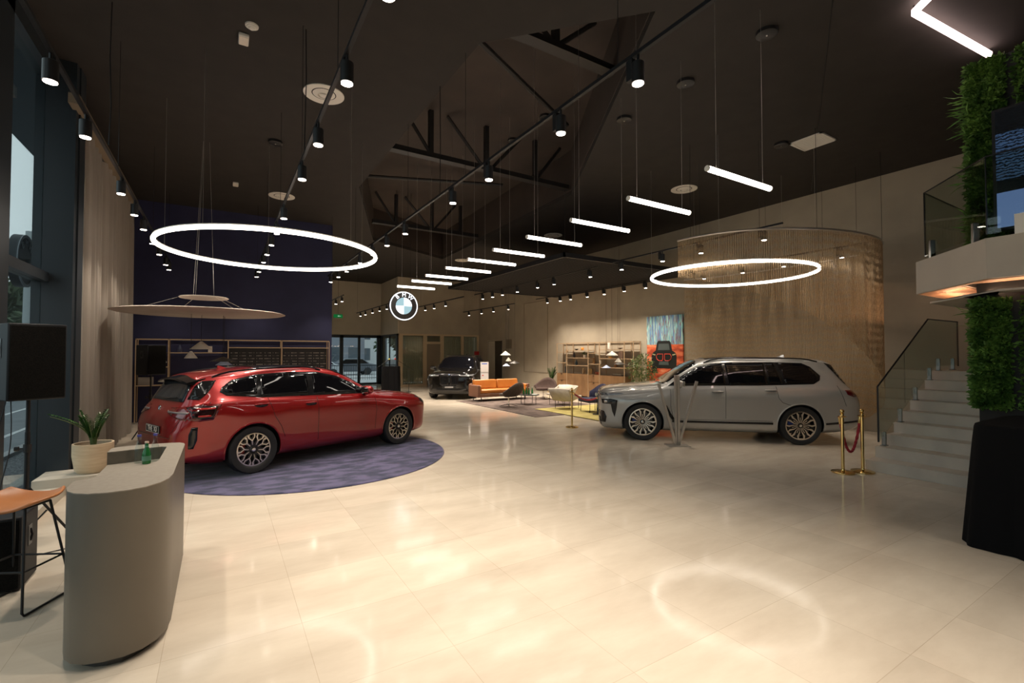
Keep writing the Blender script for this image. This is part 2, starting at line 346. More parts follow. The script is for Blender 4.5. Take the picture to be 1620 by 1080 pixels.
# ================================================================= SPOTLIGHTS ON TRACKS
def make_spot(scale=1.0):
    t = thing('track_spotlight', 'x', 'spotlight')
    s = scale
    MB().lathe([(0, 0), (.044 * s, 0), (.044 * s, .005), (.052 * s, .005), (.052 * s, .17 * s), (.046 * s, .175 * s), (0, .175 * s)], 24).build('housing', BLACKP, t, smooth=True)
    MB().cyl((0, 0, -.002), (0, 0, .004), .045 * s, n=20).build('lens', LENS, t)
    a = MB().box((-.02 * s, .045 * s, .06 * s), (.02 * s, .115 * s, .235 * s)); a.build('driver_box', BLACKP, t, bevel=.004)
    MB().cyl((0, .0, .17 * s), (0, .0, .24 * s), .012, n=8).build('stem', BLACKP, t)
    return t
spot0 = make_spot(1.0); spot_used = [False]
small0 = make_spot(.8); small_used = [False]
def lamp(o, watts, size=95, blend=.8, col=(1, .87, .72)):
    l = bpy.data.lights.new('lamp', 'SPOT'); l.energy = watts; l.spot_size = R(size); l.spot_blend = blend; l.color = col; l.shadow_soft_size = .045
    lo = bpy.data.objects.new('lamp', l); COL.objects.link(lo); lo.parent = o; lo.location = (0, 0, -.03); return lo
def spots(x, ys, z, where, group, watts, base, used, size=95, rz=0, aim=None):
    for i, y in enumerate(ys):
        lab = 'black cylinder spotlight, %s on %s' % (nth(i, len(ys)), where)
        if not used[0]: o = base; o.location = (x, y, z); o['label'] = lab; o['group'] = group; used[0] = True; o.rotation_euler = (0, 0, rz)
        else: o = dup(base_parts[id(used)], (x, y, z), rz, lab, group)
        w_ = watts(y) if callable(watts) else watts
        lp = lamp(o, w_, size)
        if aim: lp.rotation_euler = aim
base_parts = {}
def prep(base, used):   # an unlit template clone source: children list frozen before lamps are parented
    base_parts[id(used)] = base
prep(spot0, spot_used); prep(small0, small_used)
def track(name_lab, p0, p1, hangs, zc=ZC):
    t = thing('lighting_track', name_lab, 'track', (0, 0, 0), 0, 'black suspended lighting tracks')
    a = Vector(p0); b = Vector(p1); m = MB(); m.box((-.017, 0, -.016), (.017, (b - a).length, .016))
    ang = math.atan2(-(b - a).x, (b - a).y); m.xf(Matrix.Translation(a) @ Matrix.Rotation(ang, 4, 'Z')); m.build('rail', BLACK, t)
    for h in hangs:
        p = a.lerp(b, h); MB().cyl((p.x, p.y, p.z), (p.x, p.y, ceil_z(p.x, p.y)), .003, n=5).build('hanging_wire', BLACK, t)
Z1 = 4.05; ZT = Z1 + .255
track('black lighting track along the window and curtain side', (-1.2, .5, ZT), (-1.2, 15.6, ZT), (.25, .5, .75, .97))
track('black lighting track down the middle left of the ceiling', (.84, -4, ZT), (.84, 15.7, ZT), (.1, .3, .42, .53, .66, .8, .97))
track('black lighting track passing below the ceiling opening', (2.85, -4, ZT), (2.85, 15.7, ZT), (.1, .35, .5, .62, .82, .97))
near = [-3.2, -1.4, 0.4]
spots(-1.2, [5.14, 6.29, 8.29, 9.46, 10.5, 11.77, 13.0, 14.43, 15.26], Z1, 'the track beside the window', 'spotlights of the window track', lambda y: SPOT_W * (.7 if y < 13 else .3), spot0, spot_used)
spots(.84, [2.81, 3.91, 5.24, 6.40, 8.43, 9.58, 10.66, 11.75, 12.8, 14.35, 15.35], Z1, 'the middle left track', 'spotlights of the middle left track', lambda y: SPOT_W * (1 if y < 13 else .35), spot0, spot_used)
spots(2.85, [2.67, 3.69, 5.17, 6.26, 8.35, 9.47, 10.53, 11.66, 13.09, 14.15, 15.28], Z1, 'the track below the ceiling opening', 'spotlights of the opening track', lambda y: SPOT_W * (1.15 if y < 9 else .9 if y < 13 else .6), spot0, spot_used)
spots(.84, [-3.4, -1.6, .2, 1.5], Z1, 'the middle left track behind the viewer', 'spotlights behind the viewer', SPOT_W * 1.5, spot0, spot_used, 95)
spots(2.85, [-2.6, -.8, 1.0], Z1, 'the opening track behind the viewer', 'spotlights behind the viewer on the opening track', SPOT_W * 1.2, spot0, spot_used, 95)
track('added unseen lighting track on the right, behind the viewer', (6.3, -4, ZT), (6.3, .7, ZT), (.1, .9))  # out-of-view track, added to throw light onto the stairs
spots(6.3, [-3.2, -1.6, -.2], Z1, 'the added right track behind the viewer', 'added spotlights behind the viewer on the right track', SPOT_W * .25, spot0, spot_used, 110)
# right hand tracks over the silver car
track('black lighting track hanging in front of the silver car side', (8.93, 4.8, ZT), (8.93, 9.3, ZT), (.1, .4, .95))
spots(8.93, [5.16, 6.57, 7.63, 8.98], Z1, 'the track nearer the silver car side', 'spotlights over the silver car', SPOT_W * .6, spot0, spot_used, 90)
track('black lighting track hanging between the silver car and the right wall', (12.1, 4.6, ZT), (12.1, 9.3, ZT), (.06, .5, .95))
spots(12.1, [5.18, 6.49, 7.6, 8.81], Z1, 'the track between silver car and wall', 'spotlights behind the silver car', SPOT_W * .6, spot0, spot_used, 75)
# lounge tracks beneath the slatted panel
track('black lighting track under the left half of the dark slatted panel', (9.02, 10.0, ZT), (9.02, 17.6, ZT), (.99,))
spots(9.02, [10.32, 12.05, 12.97, 14.24, 15.3, 16.06, 16.88], Z1, 'the left track under the slatted panel', 'spotlights over the lounge', SPOT_W * 1.2, spot0, spot_used, 105)
track('black lighting track under the right half of the dark slatted panel', (12.15, 10.6, ZT), (12.15, 17.6, ZT), (.99,))
spots(12.15, [11.1, 12.09, 13.12, 14.08, 15.11, 15.8, 16.72], Z1, 'the right track under the slatted panel', 'spotlights by the lounge wall', SPOT_W * 1.25, spot0, spot_used, 110)
# far short tracks
track('short black lighting track high above the side doorway', (9.75, 15.6, 3.8), (9.75, 20.2, 3.8), (.97,))
spots(9.75, [16.07, 17.28, 18.35, 19.58], 3.6, 'the short track before the back wall', 'small spotlights before the back wall', SPOT_W * 2.2, small0, small_used, 125)
track('black lighting track passing behind the round illuminated sign', (5.57, 15.9, 3.8), (5.57, 23.4, 3.8), (.98,))
spots(5.57, [16.6, 18.49, 19.48, 20.56, 21.74, 22.63], 3.6, 'the long track behind the round sign', 'small spotlights behind the round sign', SPOT_W * 1.3, small0, small_used, 125)
track('short black lighting track right of the round illuminated sign', (7.06, 14.6, 3.8), (7.06, 18.9, 3.8), (.95,))
spots(7.06, [16.12, 17.23, 18.17], 3.6, 'the track right of the sign', 'small spotlights over the black car', SPOT_W * 1.1, small0, small_used, 120)
track('short black lighting track beside the edge of the blue wall', (3.45, 16.3, 3.8), (3.45, 18.6, 3.8), (.95,))
spots(3.45, [16.53, 17.51], 3.6, 'the short track beside the blue wall', 'small spotlights beside the blue wall', SPOT_W * .7, small0, small_used, 80)
# ================================================================= RING AND BAR LUMINAIRES
def ring(cx, cy, r, z, lab, hang):
    t = thing('ring_pendant_light', lab, 'pendant light', (cx, cy, z), 0, 'large ring lights')
    MB().lathe([(r + .031 * math.cos(a), .031 * math.sin(a)) for a in [2 * PI * k / 14 for k in range(14)]], 160, close=True).build('diffuser', LED, t, smooth=True, ang=0)
    MB().lathe([(r - .02, .03), (r + .02, .03), (r + .02, .045), (r - .02, .045)], 120, close=True).build('ring_profile', WHITE, t)
    for k in range(5):
        a = hang + 2 * PI * k / 5; MB().cyl((r * math.cos(a), r * math.sin(a), .04), (r * math.cos(a), r * math.sin(a), ceil_z(cx + r * math.cos(a), cy + r * math.sin(a)) - z), .0018, n=4).build('hanging_wire', STEEL, t)
ring(.755, 8.94, 1.655, 3.58, 'large glowing white ring light above the red car', .3)
ring(9.54, 6.29, 1.66, 3.58, 'large glowing white ring light above the silver car', 1.1)
ys = [3.21, 4.38, 5.56, 6.77, 7.96, 9.08, 10.25, 11.53, 12.6, 13.87]
for i, y in enumerate(ys):
    t = thing('linear_pendant_light', 'slim glowing tube light, %s in the row of ten' % nth(i, 10), 'pendant light', (5.09, y, 3.88), 0, 'row of ten tube lights')
    MB().cyl((-.6, 0, 0), (.6, 0, 0), .031, n=14).build('diffuser', LED, t, smooth=True)
    for sx in (-1, 1): MB().cyl((sx * .6, 0, 0), (sx * .615, 0, 0), .033, n=12).build('end_cap', WHITE, t)
    for sx in (-.45, .45): MB().cyl((sx, 0, .03), (sx, 0, ceil_z(5.09 + sx, y) - 3.88), .002, n=4).build('hanging_wire', STEEL, t)
# zigzag light line in the ceiling at upper right
zz = [(6.6, 1.65), (7.05, 2.2), (8.95, 1.98)]
m = MB()
for a, b in zip(zz, zz[1:]):
    d = Vector((b[0] - a[0], b[1] - a[1])); m.box((0, -.028, 5.94), (d.length, .028, 6.0), rz=0)
    M = Matrix.Translation((a[0], a[1], 0)) @ Matrix.Rotation(math.atan2(d.y, d.x), 4, 'Z')
    m.v[-8:] = [tuple(M @ Vector(p)) for p in m.v[-8:]]
t = thing('zigzag_ceiling_light', 'angled zigzag light line under the ceiling by the plant column', 'ceiling light')
m.build('diffuser', emat('pink_led', (1, .74, .70), 6), t)
for p in zz: MB().cyl((p[0], p[1], 6.0), (p[0], p[1], ZC), .01, n=6).build('bracket', BLACK, t)
# ================================================================= CEILING FITTINGS
def vent(x, y, r, lab):
    t = thing('round_ceiling_vent', lab, 'vent', (x, y, ZC), 0, 'round ceiling air diffusers')
    MB().lathe([(r, 0), (r, -.012), (r * .93, -.02), (r * .62, .0), (r * .6, -.001)], 40).build('outer_ring', WHITE, t, smooth=True)
    MB().lathe([(r * .55, -.004), (r * .3, -.03), (r * .28, -.006), (0, -.006)], 32).build('inner_cone', WHITE, t, smooth=True)
    MB().lathe([(r * .2, -.034), (0, -.045)], 24).build('core', WHITE, t, smooth=True)
vent(1.36, 7.99, .31, 'large round white air vent beside the middle left track')
vent(1.32, 13.83, .32, 'round white air vent beyond the left ring light')
vent(10.0, 7.84, .32, 'round white air vent above the silver car ring light')
vent(9.99, 13.4, .32, 'round white air vent above the dark slatted panel')
vent(9.2, 19.2, .32, 'round white air vent farthest back over the tube lights')
t = thing('square_air_grille', 'square white slatted air grille in the dark ceiling', 'vent', (9.9, 4.72, ZC - .025))
m = MB(); h = .3
for a, b in (((-h, -h), (h, -h + .04)), ((-h, h - .04), (h, h)), ((-h, -h), (-h + .04, h)), ((h - .04, -h), (h, h))): m.box((a[0], a[1], 0), (b[0], b[1], .025))
m.build('frame', WHITE, t)
m = MB()
for k in range(12): m.box((-h + .05 + k * .044, -h + .03, .004), (-h + .075 + k * .044, h - .03, .016))
m.build('slats', WHITE, t)
for x, y, z, lab in ((5.99, 3.39, ZC, 'black round ceiling canopy nearest the viewer at upper right'), (6.04, 4.69, ZC, 'black round ceiling canopy second from the viewer'), (6.06, 6.01, ZC, 'black round ceiling canopy beside the opening edge'), (9.47, 5.1, ZC, 'black round ceiling canopy touching the square air grille'),
                  (.86, 10.3, ZC, 'black round ceiling canopy above the left ring light'), (6.2, 8.6, ZV, 'black round canopy inside the ceiling opening, near one'), (6.2, 10.0, ZV, 'black round canopy inside the ceiling opening, middle one'), (6.2, 12.2, ZV, 'black round canopy inside the ceiling opening, far one')):
    t = thing('ceiling_canopy', lab, 'ceiling rose', (x, y, z), 0, 'black round canopies on the ceiling')
    MB().lathe([(0, -.05), (.12, -.05), (.13, -.045), (.13, 0), (0, 0)], 32).build('cover', BLACKP, t, smooth=True)
    MB().cyl((0, 0, -.06), (0, 0, -.05), .012, n=8).build('cable_grip', STEEL, t)
for x, y, z, lab in ((.28, 6.78, ZC, 'white round smoke detector above a white box at upper left'), (4.9, 6.6, ZV, 'white round smoke detector inside the ceiling opening near side'), (4.6, 11.6, ZV, 'white round smoke detector inside the ceiling opening far side')):
    t = thing('smoke_detector', lab, 'smoke detector', (x, y, z))
    MB().lathe([(0, -.05), (.03, -.05), (.04, -.035), (.055, -.03), (.06, 0)], 28).build('cap', WHITE, t, smooth=True)
    MB().lathe([(.06, -.02), (.075, -.018), (.078, 0), (0, 0)], 28).build('base', WHITE, t, smooth=True)
for x, y, s, lab in ((.2, 7.1, 1, 'white box sensor beside the smoke detector at upper left'), (.25, 13.39, 1.0, 'small white box sensor far off over the blue wall side')):
    t = thing('ceiling_sensor', lab, 'sensor', (x, y, ZC - .05))
    MB().box((-.06 * s, -.11 * s, 0), (.06 * s, .11 * s, .05)).build('body', WHITE, t, bevel=.012)
    MB().box((-.05, -.095, -.004), (.05, .095, .002)).build('cover', mat('milky_plastic', (.7, .62, .52), .3), t)
# thin joint of the ceiling boards
m = MB(); m.cyl((5.5, 2.35, ZC - .001), (12.9, 6.2, ZC - .001), .006, n=4); m.build('trim_5', BLACK)['kind'] = 'structure'
# dangling black cables from the ceiling
for p, lab in (([(-1.16, 7.2, ZC), (-1.17, 7.21, 5.4), (-1.15, 7.2, 4.8), (-1.165, 7.2, 4.33)], 'black power cable hanging to the window track'), ([(.88, 6.5, ZC), (.89, 6.5, 5.4), (.875, 6.5, 4.33)], 'black power cable hanging to the middle left track'), ([(2.87, 6.8, ZC), (2.88, 6.8, 5.2), (2.875, 6.8, 4.33)], 'black power cable hanging to the opening track')):
    pts = [Vector(a) for a in p]; q = []
    for i in range(len(pts) - 1):
        for k in range(5): q.append(pts[i].lerp(pts[i + 1], k / 5))
    tag(MB().tube(q + [pts[-1]], .006, 6).build('power_cable', BLACK, smooth=True), lab, 'cable', 'black power cables of the tracks')
# ================================================================= SLATTED PANEL over the lounge
t = thing('slatted_ceiling_panel', 'large dark slatted panel hanging over the lounge', 'ceiling panel', (0, 0, 0))
x0, x1, y0, y1, zp = 7.35, 12.5, 9.4, 16.55, 4.36
m = MB()
for a, b in (((x0, y0), (x1, y0 + .05)), ((x0, y1 - .05), (x1, y1)), ((x0, y0), (x0 + .05, y1)), ((x1 - .05, y0), (x1, y1))): m.box((a[0], a[1], zp - .06), (b[0], b[1], zp + .06))
m.build('frame', BLACK, t)
m = MB()
k = 0
while x0 + .1 + k * .11 < x1 - .05: xx = x0 + .1 + k * .11; m.box((xx, y0 + .05, zp - .05), (xx + .02, y1 - .05, zp + .04)); k += 1
k = 0
while y0 + .1 + k * .22 < y1 - .05: yy = y0 + .1 + k * .22; m.box((x0 + .05, yy, zp - .03), (x1 - .05, yy + .02, zp + .05)); k += 1
m.build('slats', mat('slat_dark', (.035, .031, .028), .6), t)
MB().box((x0 + .02, y0 + .02, zp + .05), (x1 - .02, y1 - .02, zp + .06)).build('backing', mat('black_felt', (.01, .01, .01), .9), t)
for x, y in ((x0 + .1, y0 + .1), (x1 - .1, y0 + .1), (x0 + .1, y1 - .1), (x1 - .1, y1 - .1)): MB().cyl((x, y, zp), (x, y, ZC), .004, n=5).build('hanging_wire', BLACK, t)
# ================================================================= ROUND ILLUMINATED SIGN
t = thing('round_emblem_sign', 'round illuminated black and white emblem sign with three letters', 'sign', (5.12, 15.1, 3.42))
RS = .475
MB().lathe([(0, 0), (RS, 0), (RS, .14), (0, .14)], 64, axis='y').build('sign_body', mat('sign_navy', (.03, .03, .08), .4), t, smooth=True)
def annul(r0, r1, y, a0=0, a1=2 * PI, n=64):
    m = MB(); P = []
    for i in range(n + 1):
        a = a0 + (a1 - a0) * i / n; P.append([(r0 * math.cos(a), y, r0 * math.sin(a)), (r1 * math.cos(a), y, r1 * math.sin(a))])
    return m.grid(P)
EW = emat('sign_white', (.93, .96, 1), 1.5); EB = emat('sign_pale_blue', (.55, .82, .90), .48)
annul(RS * .93, RS, -.004).build('outer_band', EW, t)
annul(RS * .59, RS * .93, -.003).build('dark_band', mat('sign_dark', (.035, .03, .03), .35), t)
for k, mm in ((0, EW), (1, EB), (2, EW), (3, EB)): annul(0.0, RS * .58, -.004, k * PI / 2, (k + 1) * PI / 2, 20).build('quadrant', mm, t)
for ch, a in (('B', 38), ('M', 0), ('W', -38)):
    q = text_mesh(ch, .185, .003); M = Matrix.Rotation(R(90), 4, 'X'); q.xf(M)
    q.xf(Matrix.Rotation(R(-a), 4, 'Y') @ Matrix.Translation((0, -.008, RS * .76))); q.build('letter_' + ch.lower(), EW, t)
for sx in (-.25, .25): MB().cyl((sx, .07, .4), (sx, .07, ceil_z(5.12 + sx, 15.17) - 3.42), .004, n=5).build('hanging_wire', BLACK, t)
# ================================================================= CARS
def pchip(xs, ys, x):
    xs = np.array(xs, float); ys = np.array(ys, float); o = np.argsort(xs); xs = xs[o]; ys = ys[o]
    h = np.diff(xs); d = np.diff(ys) / h; m = np.zeros(len(xs)); m[0] = d[0]; m[-1] = d[-1]
    for i in range(1, len(xs) - 1):
        if d[i - 1] * d[i] > 0: w1 = 2 * h[i] + h[i - 1]; w2 = h[i] + 2 * h[i - 1]; m[i] = (w1 + w2) / (w1 / d[i - 1] + w2 / d[i])
    k = np.clip(np.searchsorted(xs, x) - 1, 0, len(h) - 1); t = (x - xs[k]) / h[k]
    return (2*t**3-3*t**2+1)*ys[k] + (t**3-2*t**2+t)*h[k]*m[k] + (-2*t**3+3*t**2)*ys[k+1] + (t**3-t**2)*h[k]*m[k+1]
def chaikin(P, n):
    for _ in range(n):
        Q = [P[0]]
        for a, b in zip(P, P[1:]): Q += [a * .75 + b * .25, a * .25 + b * .75]
        Q.append(P[-1]); P = Q
    return P
def car_skin(S):
    xf, xr = S['ends']; n = 150
    u = np.linspace(0, 1, n); u = .5 - .5 * np.cos(PI * u); X = xf + (xr - xf) * (u * .75 + np.linspace(0, 1, n) * .25)
    rings = []
    for x in X:
        g = lambda k: float(pchip(*zip(*S[k]), x))
        W, zb, zt, zs, ws, ye, ze = g('W'), g('zb'), g('zt'), g('zs'), g('ws'), g('ye'), g('ze')
        fl = sum(.022 * math.exp(-((x - wx) / (S['R'] * 1.15)) ** 4) for wx in S['wheels'])
        mid = .5 * (zb + zs)
        C = [(0, zb - .07), (.7 * W, zb - .07), (.90 * W, zb), (.955 * W, zb + .07), (.965 * W + fl, zb + (zs - zb) * .28), (.975 * W + fl, mid), (W + fl * .8, zs - .26 * (zs - zb)), (W * .995, zs - .17 * (zs - zb)), (W * .965, zs - .06 * (zs - zb)), (ws, zs),
             (ws + (ye - ws) * .5 + .012, zs + (ze - zs) * .5), (ye + (ws - ye) * .1, ze - .1 * (ze - zs) - .004), (ye - .015, ze + .25 * (zt - ze)), (ye * .8, ze + .72 * (zt - ze)), (ye * .4, zt - .06 * (zt - ze)), (0, zt)]
        H = chaikin([np.array(c) for c in C], 2)
        rings.append([(x, p[0], p[1]) for p in H] + [(x, -p[0], p[1]) for p in H[-2:0:-1]])
    m = MB(); k = len(rings[0]); vs = [p for r in rings for p in r]
    fs = [(i * k + j, i * k + (j + 1) % k, (i + 1) * k + (j + 1) % k, (i + 1) * k + j) for i in range(n - 1) for j in range(k)]
    fs += [tuple(range(k)), tuple((n - 1) * k + j for j in range(k))]
    m.add(vs, fs); return m
def overlay(bvh, poly, mode, off=.004, step=.045, side=1):
    """lay a flat outline onto the car skin. mode 'y': poly in (x,z) seen from +-y; 'x': poly in (y,z) seen from front(+1)/rear(-1); 'z': poly in (x,y) from above"""
    bm = bmesh.new(); vs = [bm.verts.new((a, b, 0)) for a, b in poly]; bm.faces.new(vs)
    for ax in (0, 1):
        lo = min(p[ax] for p in poly); hi = max(p[ax] for p in poly); c = lo + step
        while c < hi:
            co = [0, 0, 0]; co[ax] = c; no = [0, 0, 0]; no[ax] = 1
            bmesh.ops.bisect_plane(bm, geom=list(bm.verts) + list(bm.edges) + list(bm.faces), plane_co=co, plane_no=no); c += step
    bmesh.ops.triangulate(bm, faces=[f for f in bm.faces if len(f.verts) > 4])
    bm.verts.ensure_lookup_table(); V = []
    for v in bm.verts:
        a, b = v.co.x, v.co.y
        if mode == 'y': o = Vector((a, side * 4, b)); d = Vector((0, -side, 0))
        elif mode == 'x': o = Vector((side * 6, a, b)); d = Vector((-side, 0, 0))
        else: o = Vector((a, b, 4)); d = Vector((0, 0, -1))
        h = bvh.ray_cast(o, d)
        if h[0] is None:
            nr = bvh.find_nearest(Vector((a, side * .9, b)) if mode == 'y' else Vector((side * 2.3, a, b)) if mode == 'x' else Vector((a, b, 1.5))); p, nn = nr[0], nr[1]
        else: p, nn = h[0], h[1]
        if nn.dot(d) > 0: nn = -nn
        V.append(p + nn * off)
    m = MB(); m.add(V, [tuple(v.index for v in f.verts) for f in bm.faces]); bm.free(); return m
def strip(pts, w):
    """outline of a constant width band along a polyline"""
    L_, R_ = [], []
    for i, p in enumerate(pts):
        a = Vector(pts[max(i - 1, 0)]); b = Vector(pts[min(i + 1, len(pts) - 1)]); d = (b - a).normalized(); n = Vector((-d.y, d.x)) * w / 2
        L_.append((p[0] + n.x, p[1] + n.y)); R_.append((p[0] - n.x, p[1] - n.y))
    return L_ + R_[::-1]
TIRE = mat('tyre_rubber', (.014, .014, .015), .65); RIMB = mat('gloss_black_rim', (.01, .01, .011), .2); RIMS = mat('machined_rim', (.84, .77, .68), .25, 1)
CGLASS = mat('tinted_car_glass', (.003, .003, .004), .03, 0, spec=.45); PIANO = mat('piano_black', (.008, .008, .009), .12)
def roundel(parent, c, n, r, name='roundel'):
    """small round badge facing direction n"""
    M = Matrix.Translation(c) @ Vector(n).to_track_quat('Z', 'Y').to_matrix().to_4x4()
    b = MB().lathe([(0, .004), (r, .004), (r * 1.04, 0), (r, -.01)], 24); b.xf(M); o = b.build(name, CHROME, parent, smooth=True)
    b = MB().lathe([(r * .55, .0055), (r * .93, .0055)], 24); b.xf(M); b.build('dark_band', PIANO, o)
    for k in range(2):
        b = MB()
        for q in (0, 2):
            a0 = (q + k) * PI / 2; P = [(0, 0, .006)] + [(r * .54 * math.cos(a0 + PI / 2 * i / 6), r * .54 * math.sin(a0 + PI / 2 * i / 6), .006) for i in range(7)]
            b.add(P, [(0, i, i + 1) for i in range(1, 7)])
        b.xf(M); b.build('badge_field', mat('badge_blue', (.05, .25, .6), .3) if k else mat('badge_white', (.8, .8, .8), .3), o)
def wheel(parent, x, y, r, rr, style, side, caliper):
    w_ = .255; h = w_ / 2; e = bpy.data.objects.new('wheel', None); COL.objects.link(e); e.parent = parent; e.location = (x, y, r); e.rotation_euler = (0, 0, 0 if side > 0 else PI)
    # outer face towards +y in wheel frame
    tp = [(rr - .01, -h * .8), (rr + .02, -h * .96), (r * .96, -h), (r * .99, -h * .85), (r, -h * .6), (r, h * .6), (r * .99, h * .85), (r * .955, h), (rr + .025, h * .98), (rr - .002, h * .86), (rr - .012, h * .7), (rr - .012, -h * .6)]
    MB().lathe(tp, 64, axis='y', close=True).build('tyre', TIRE, e, smooth=True)
    MB().lathe([(rr - .012, -h * .7), (rr - .004, h * .84), (rr - .018, h * .86), (rr - .03, h * .7), (rr - .04, -h * .7)], 56, axis='y', close=True).build('rim_barrel', RIMB, e, smooth=True)
    MB().lathe([(rr - .022, h * .875), (rr - .004, h * .87), (rr - .004, h * .84), (rr - .022, h * .84)], 56, axis='y', close=True).build('rim_lip', RIMS, e, smooth=True)
    MB().lathe([(.05, h * .1), (rr * .72, h * .1), (rr * .72, h * .28), (.05, h * .28)], 40, axis='y', close=True).build('brake_disc', mat('brake_steel', (.16, .15, .14), .35, 1), e, smooth=True)
    MB().box((rr * .42, h * .05, -.07), (rr * .74, h * .5, .09)).build('brake_caliper', caliper, e, bevel=.01)
    blk = MB(); sil = MB(); z0 = h * .55; z1 = h * .8
    def bar(m, p, q, w1, w2, y0, y1):
        p = Vector(p); q = Vector(q); d = (q - p).normalized(); n = Vector((-d.y, d.x)); A = [p + n * w1 / 2, p - n * w1 / 2, q - n * w2 / 2, q + n * w2 / 2]
        ya, yb = y1; vs = [(a.x, y0, a.y) for a in A] + [(A[0].x, ya, A[0].y), (A[1].x, ya, A[1].y), (A[2].x, yb, A[2].y), (A[3].x, yb, A[3].y)]
        m.add(vs, [(3, 2, 1, 0), (4, 5, 6, 7), (0, 1, 5, 4), (1, 2, 6, 5), (2, 3, 7, 6), (3, 0, 4, 7)])
    pol = lambda a, r_: (r_ * math.cos(a), r_ * math.sin(a))
    R2 = rr - .012
    if style == 'y':
        for k in range(10):
            a = 2 * PI * k / 10 + .15; s = 1 if k % 2 else -1
            bar(blk, pol(a, .03), pol(a, R2 * .62),   .060, .046, z0 - .02, (z1 - .012, z1 - .006)); bar(sil, pol(a + s * .06, R2 * .30), pol(a + s * .015, R2 * .60), .010, .016, z1 - .02, (z1 - .006, z1))
            for q in (-1, 1):
                bar(blk, pol(a, R2 * .58), pol(a + q * .21, R2 * .97), .034, .04, z0, (z1 - .006, z1 - .004))
                bar(sil, pol(a + q * .01, R2 * .58), pol(a + q * .235, R2 * .80), .015, .017, z1 - .02, (z1, z1 + .002)); bar(sil, pol(a + q * .235, R2 * .79), pol(a + q * .20, R2 * .985), .018, .036 if q == s else .016, z1 - .02, (z1 + .002, z1 + .003))
    else:
        for k in range(7):
            a = 2 * PI * k / 7 + .2
            for q in (-1, 1):
                bar(blk, pol(a + q * .10, .05), pol(a + q * .24, R2 * .95), .03, .045, z0 - .01, (z1 - .012, z1 - .006))
                bar(sil, pol(a + q * .20, R2 * .16), pol(a + q * .155, R2 * .52), .008, .017, z1 - .02, (z1 - .008, z1 - .002))
                bar(sil, pol(a + q * .165, R2 * .50), pol(a + q * .27, R2 * .78), .018, .032, z1 - .02, (z1 - .002, z1)); bar(sil, pol(a + q * .27, R2 * .76), pol(a + q * .20, R2 * .975), .034, .022, z1 - .02, (z1, z1 + .003))
            bar(sil, pol(a - .20, R2 * .96), pol(a + .20, R2 * .96), .014, .014, z1 - .02, (z1 + .003, z1 + .003))
            b_ = a + PI / 7; bar(sil, pol(b_, R2 * .18), pol(b_, R2 * .58), .008, .014, z1 - .03, (z1 - .012, z1 - .008)); bar(blk, pol(b_, .05), pol(b_, R2 * .97), .03, .05, z0 - .02, (z1 - .02, z1 - .012))
    blk.build('spokes', RIMB, e); sil.build('polished_spoke_faces', RIMS, e)
    MB().lathe([(0, z1 + .004), (.045, z1 + .002), (.062, z1 - .02), (.062, z0 - .02)], 24, axis='y').build('hub_cap', RIMB, e, smooth=True)
    MB().lathe([(0, z1 + .006), (.020, z1 + .006), (.028, z1 + .004)], 20, axis='y').build('hub_badge', CHROME, e)
    return e
def flat_children(root):
    """keep thing > part > sub-part"""
    pass
X7 = dict(ends=(2.47, -2.72), R=.392, RR=.292, wheels=(1.553, -1.552), H=1.835,
    W=[(2.47, .62), (2.455, .72), (2.42, .82), (2.34, .90), (2.2, .95), (1.9, .985), (1.2, .995), (-1.2, 1.0), (-2.1, .985), (-2.45, .955), (-2.6, .915), (-2.68, .86), (-2.72, .78)],
    zb=[(2.47, .40), (2.44, .33), (2.36, .27), (2.1, .25), (1.0, .25), (-1.2, .25), (-2.1, .28), (-2.5, .33), (-2.66, .38), (-2.72, .46)],
    zt=[(2.47, .98), (2.44, 1.03), (2.36, 1.075), (2.2, 1.11), (1.9, 1.145), (1.5, 1.18), (1.20, 1.21), (1.08, 1.235), (.8, 1.44), (.5, 1.635), (.28, 1.725), (0, 1.765), (-.4, 1.785), (-1.2, 1.785), (-1.8, 1.765), (-2.1, 1.745), (-2.25, 1.70), (-2.34, 1.55), (-2.50, 1.27), (-2.58, 1.15), (-2.66, 1.05), (-2.70, .95), (-2.72, .82)],
    zs=[(2.47, .88), (2.4, .94), (2.2, .985), (1.9, 1.02), (1.5, 1.07), (1.2, 1.11), (.8, 1.145), (0, 1.165), (-1, 1.18), (-1.9, 1.21), (-2.2, 1.21), (-2.4, 1.17), (-2.55, 1.10), (-2.66, .98), (-2.72, .78)],
    ws=[(2.47, .58), (2.42, .76), (2.3, .84), (2.1, .885), (1.7, .905), (1.2, .92), (.5, .935), (-1.2, .94), (-2.0, .92), (-2.4, .885), (-2.6, .83), (-2.72, .70)],
    ye=[(2.47, .50), (2.35, .72), (2.1, .78), (1.5, .80), (1.15, .82), (.9, .79), (.6, .735), (.3, .70), (0, .69), (-1.2, .685), (-1.9, .66), (-2.2, .64), (-2.4, .70), (-2.6, .74), (-2.72, .6)],
    ze=[(2.47, .95), (2.4, .99), (2.2, 1.04), (1.9, 1.08), (1.5, 1.12), (1.2, 1.155), (1.0, 1.24), (.8, 1.36), (.5, 1.54), (.28, 1.635), (0, 1.68), (-.4, 1.70), (-1.2, 1.70), (-1.8, 1.68), (-2.1, 1.655), (-2.25, 1.60), (-2.34, 1.46), (-2.50, 1.22), (-2.6, 1.10), (-2.7, .9), (-2.72, .8)])
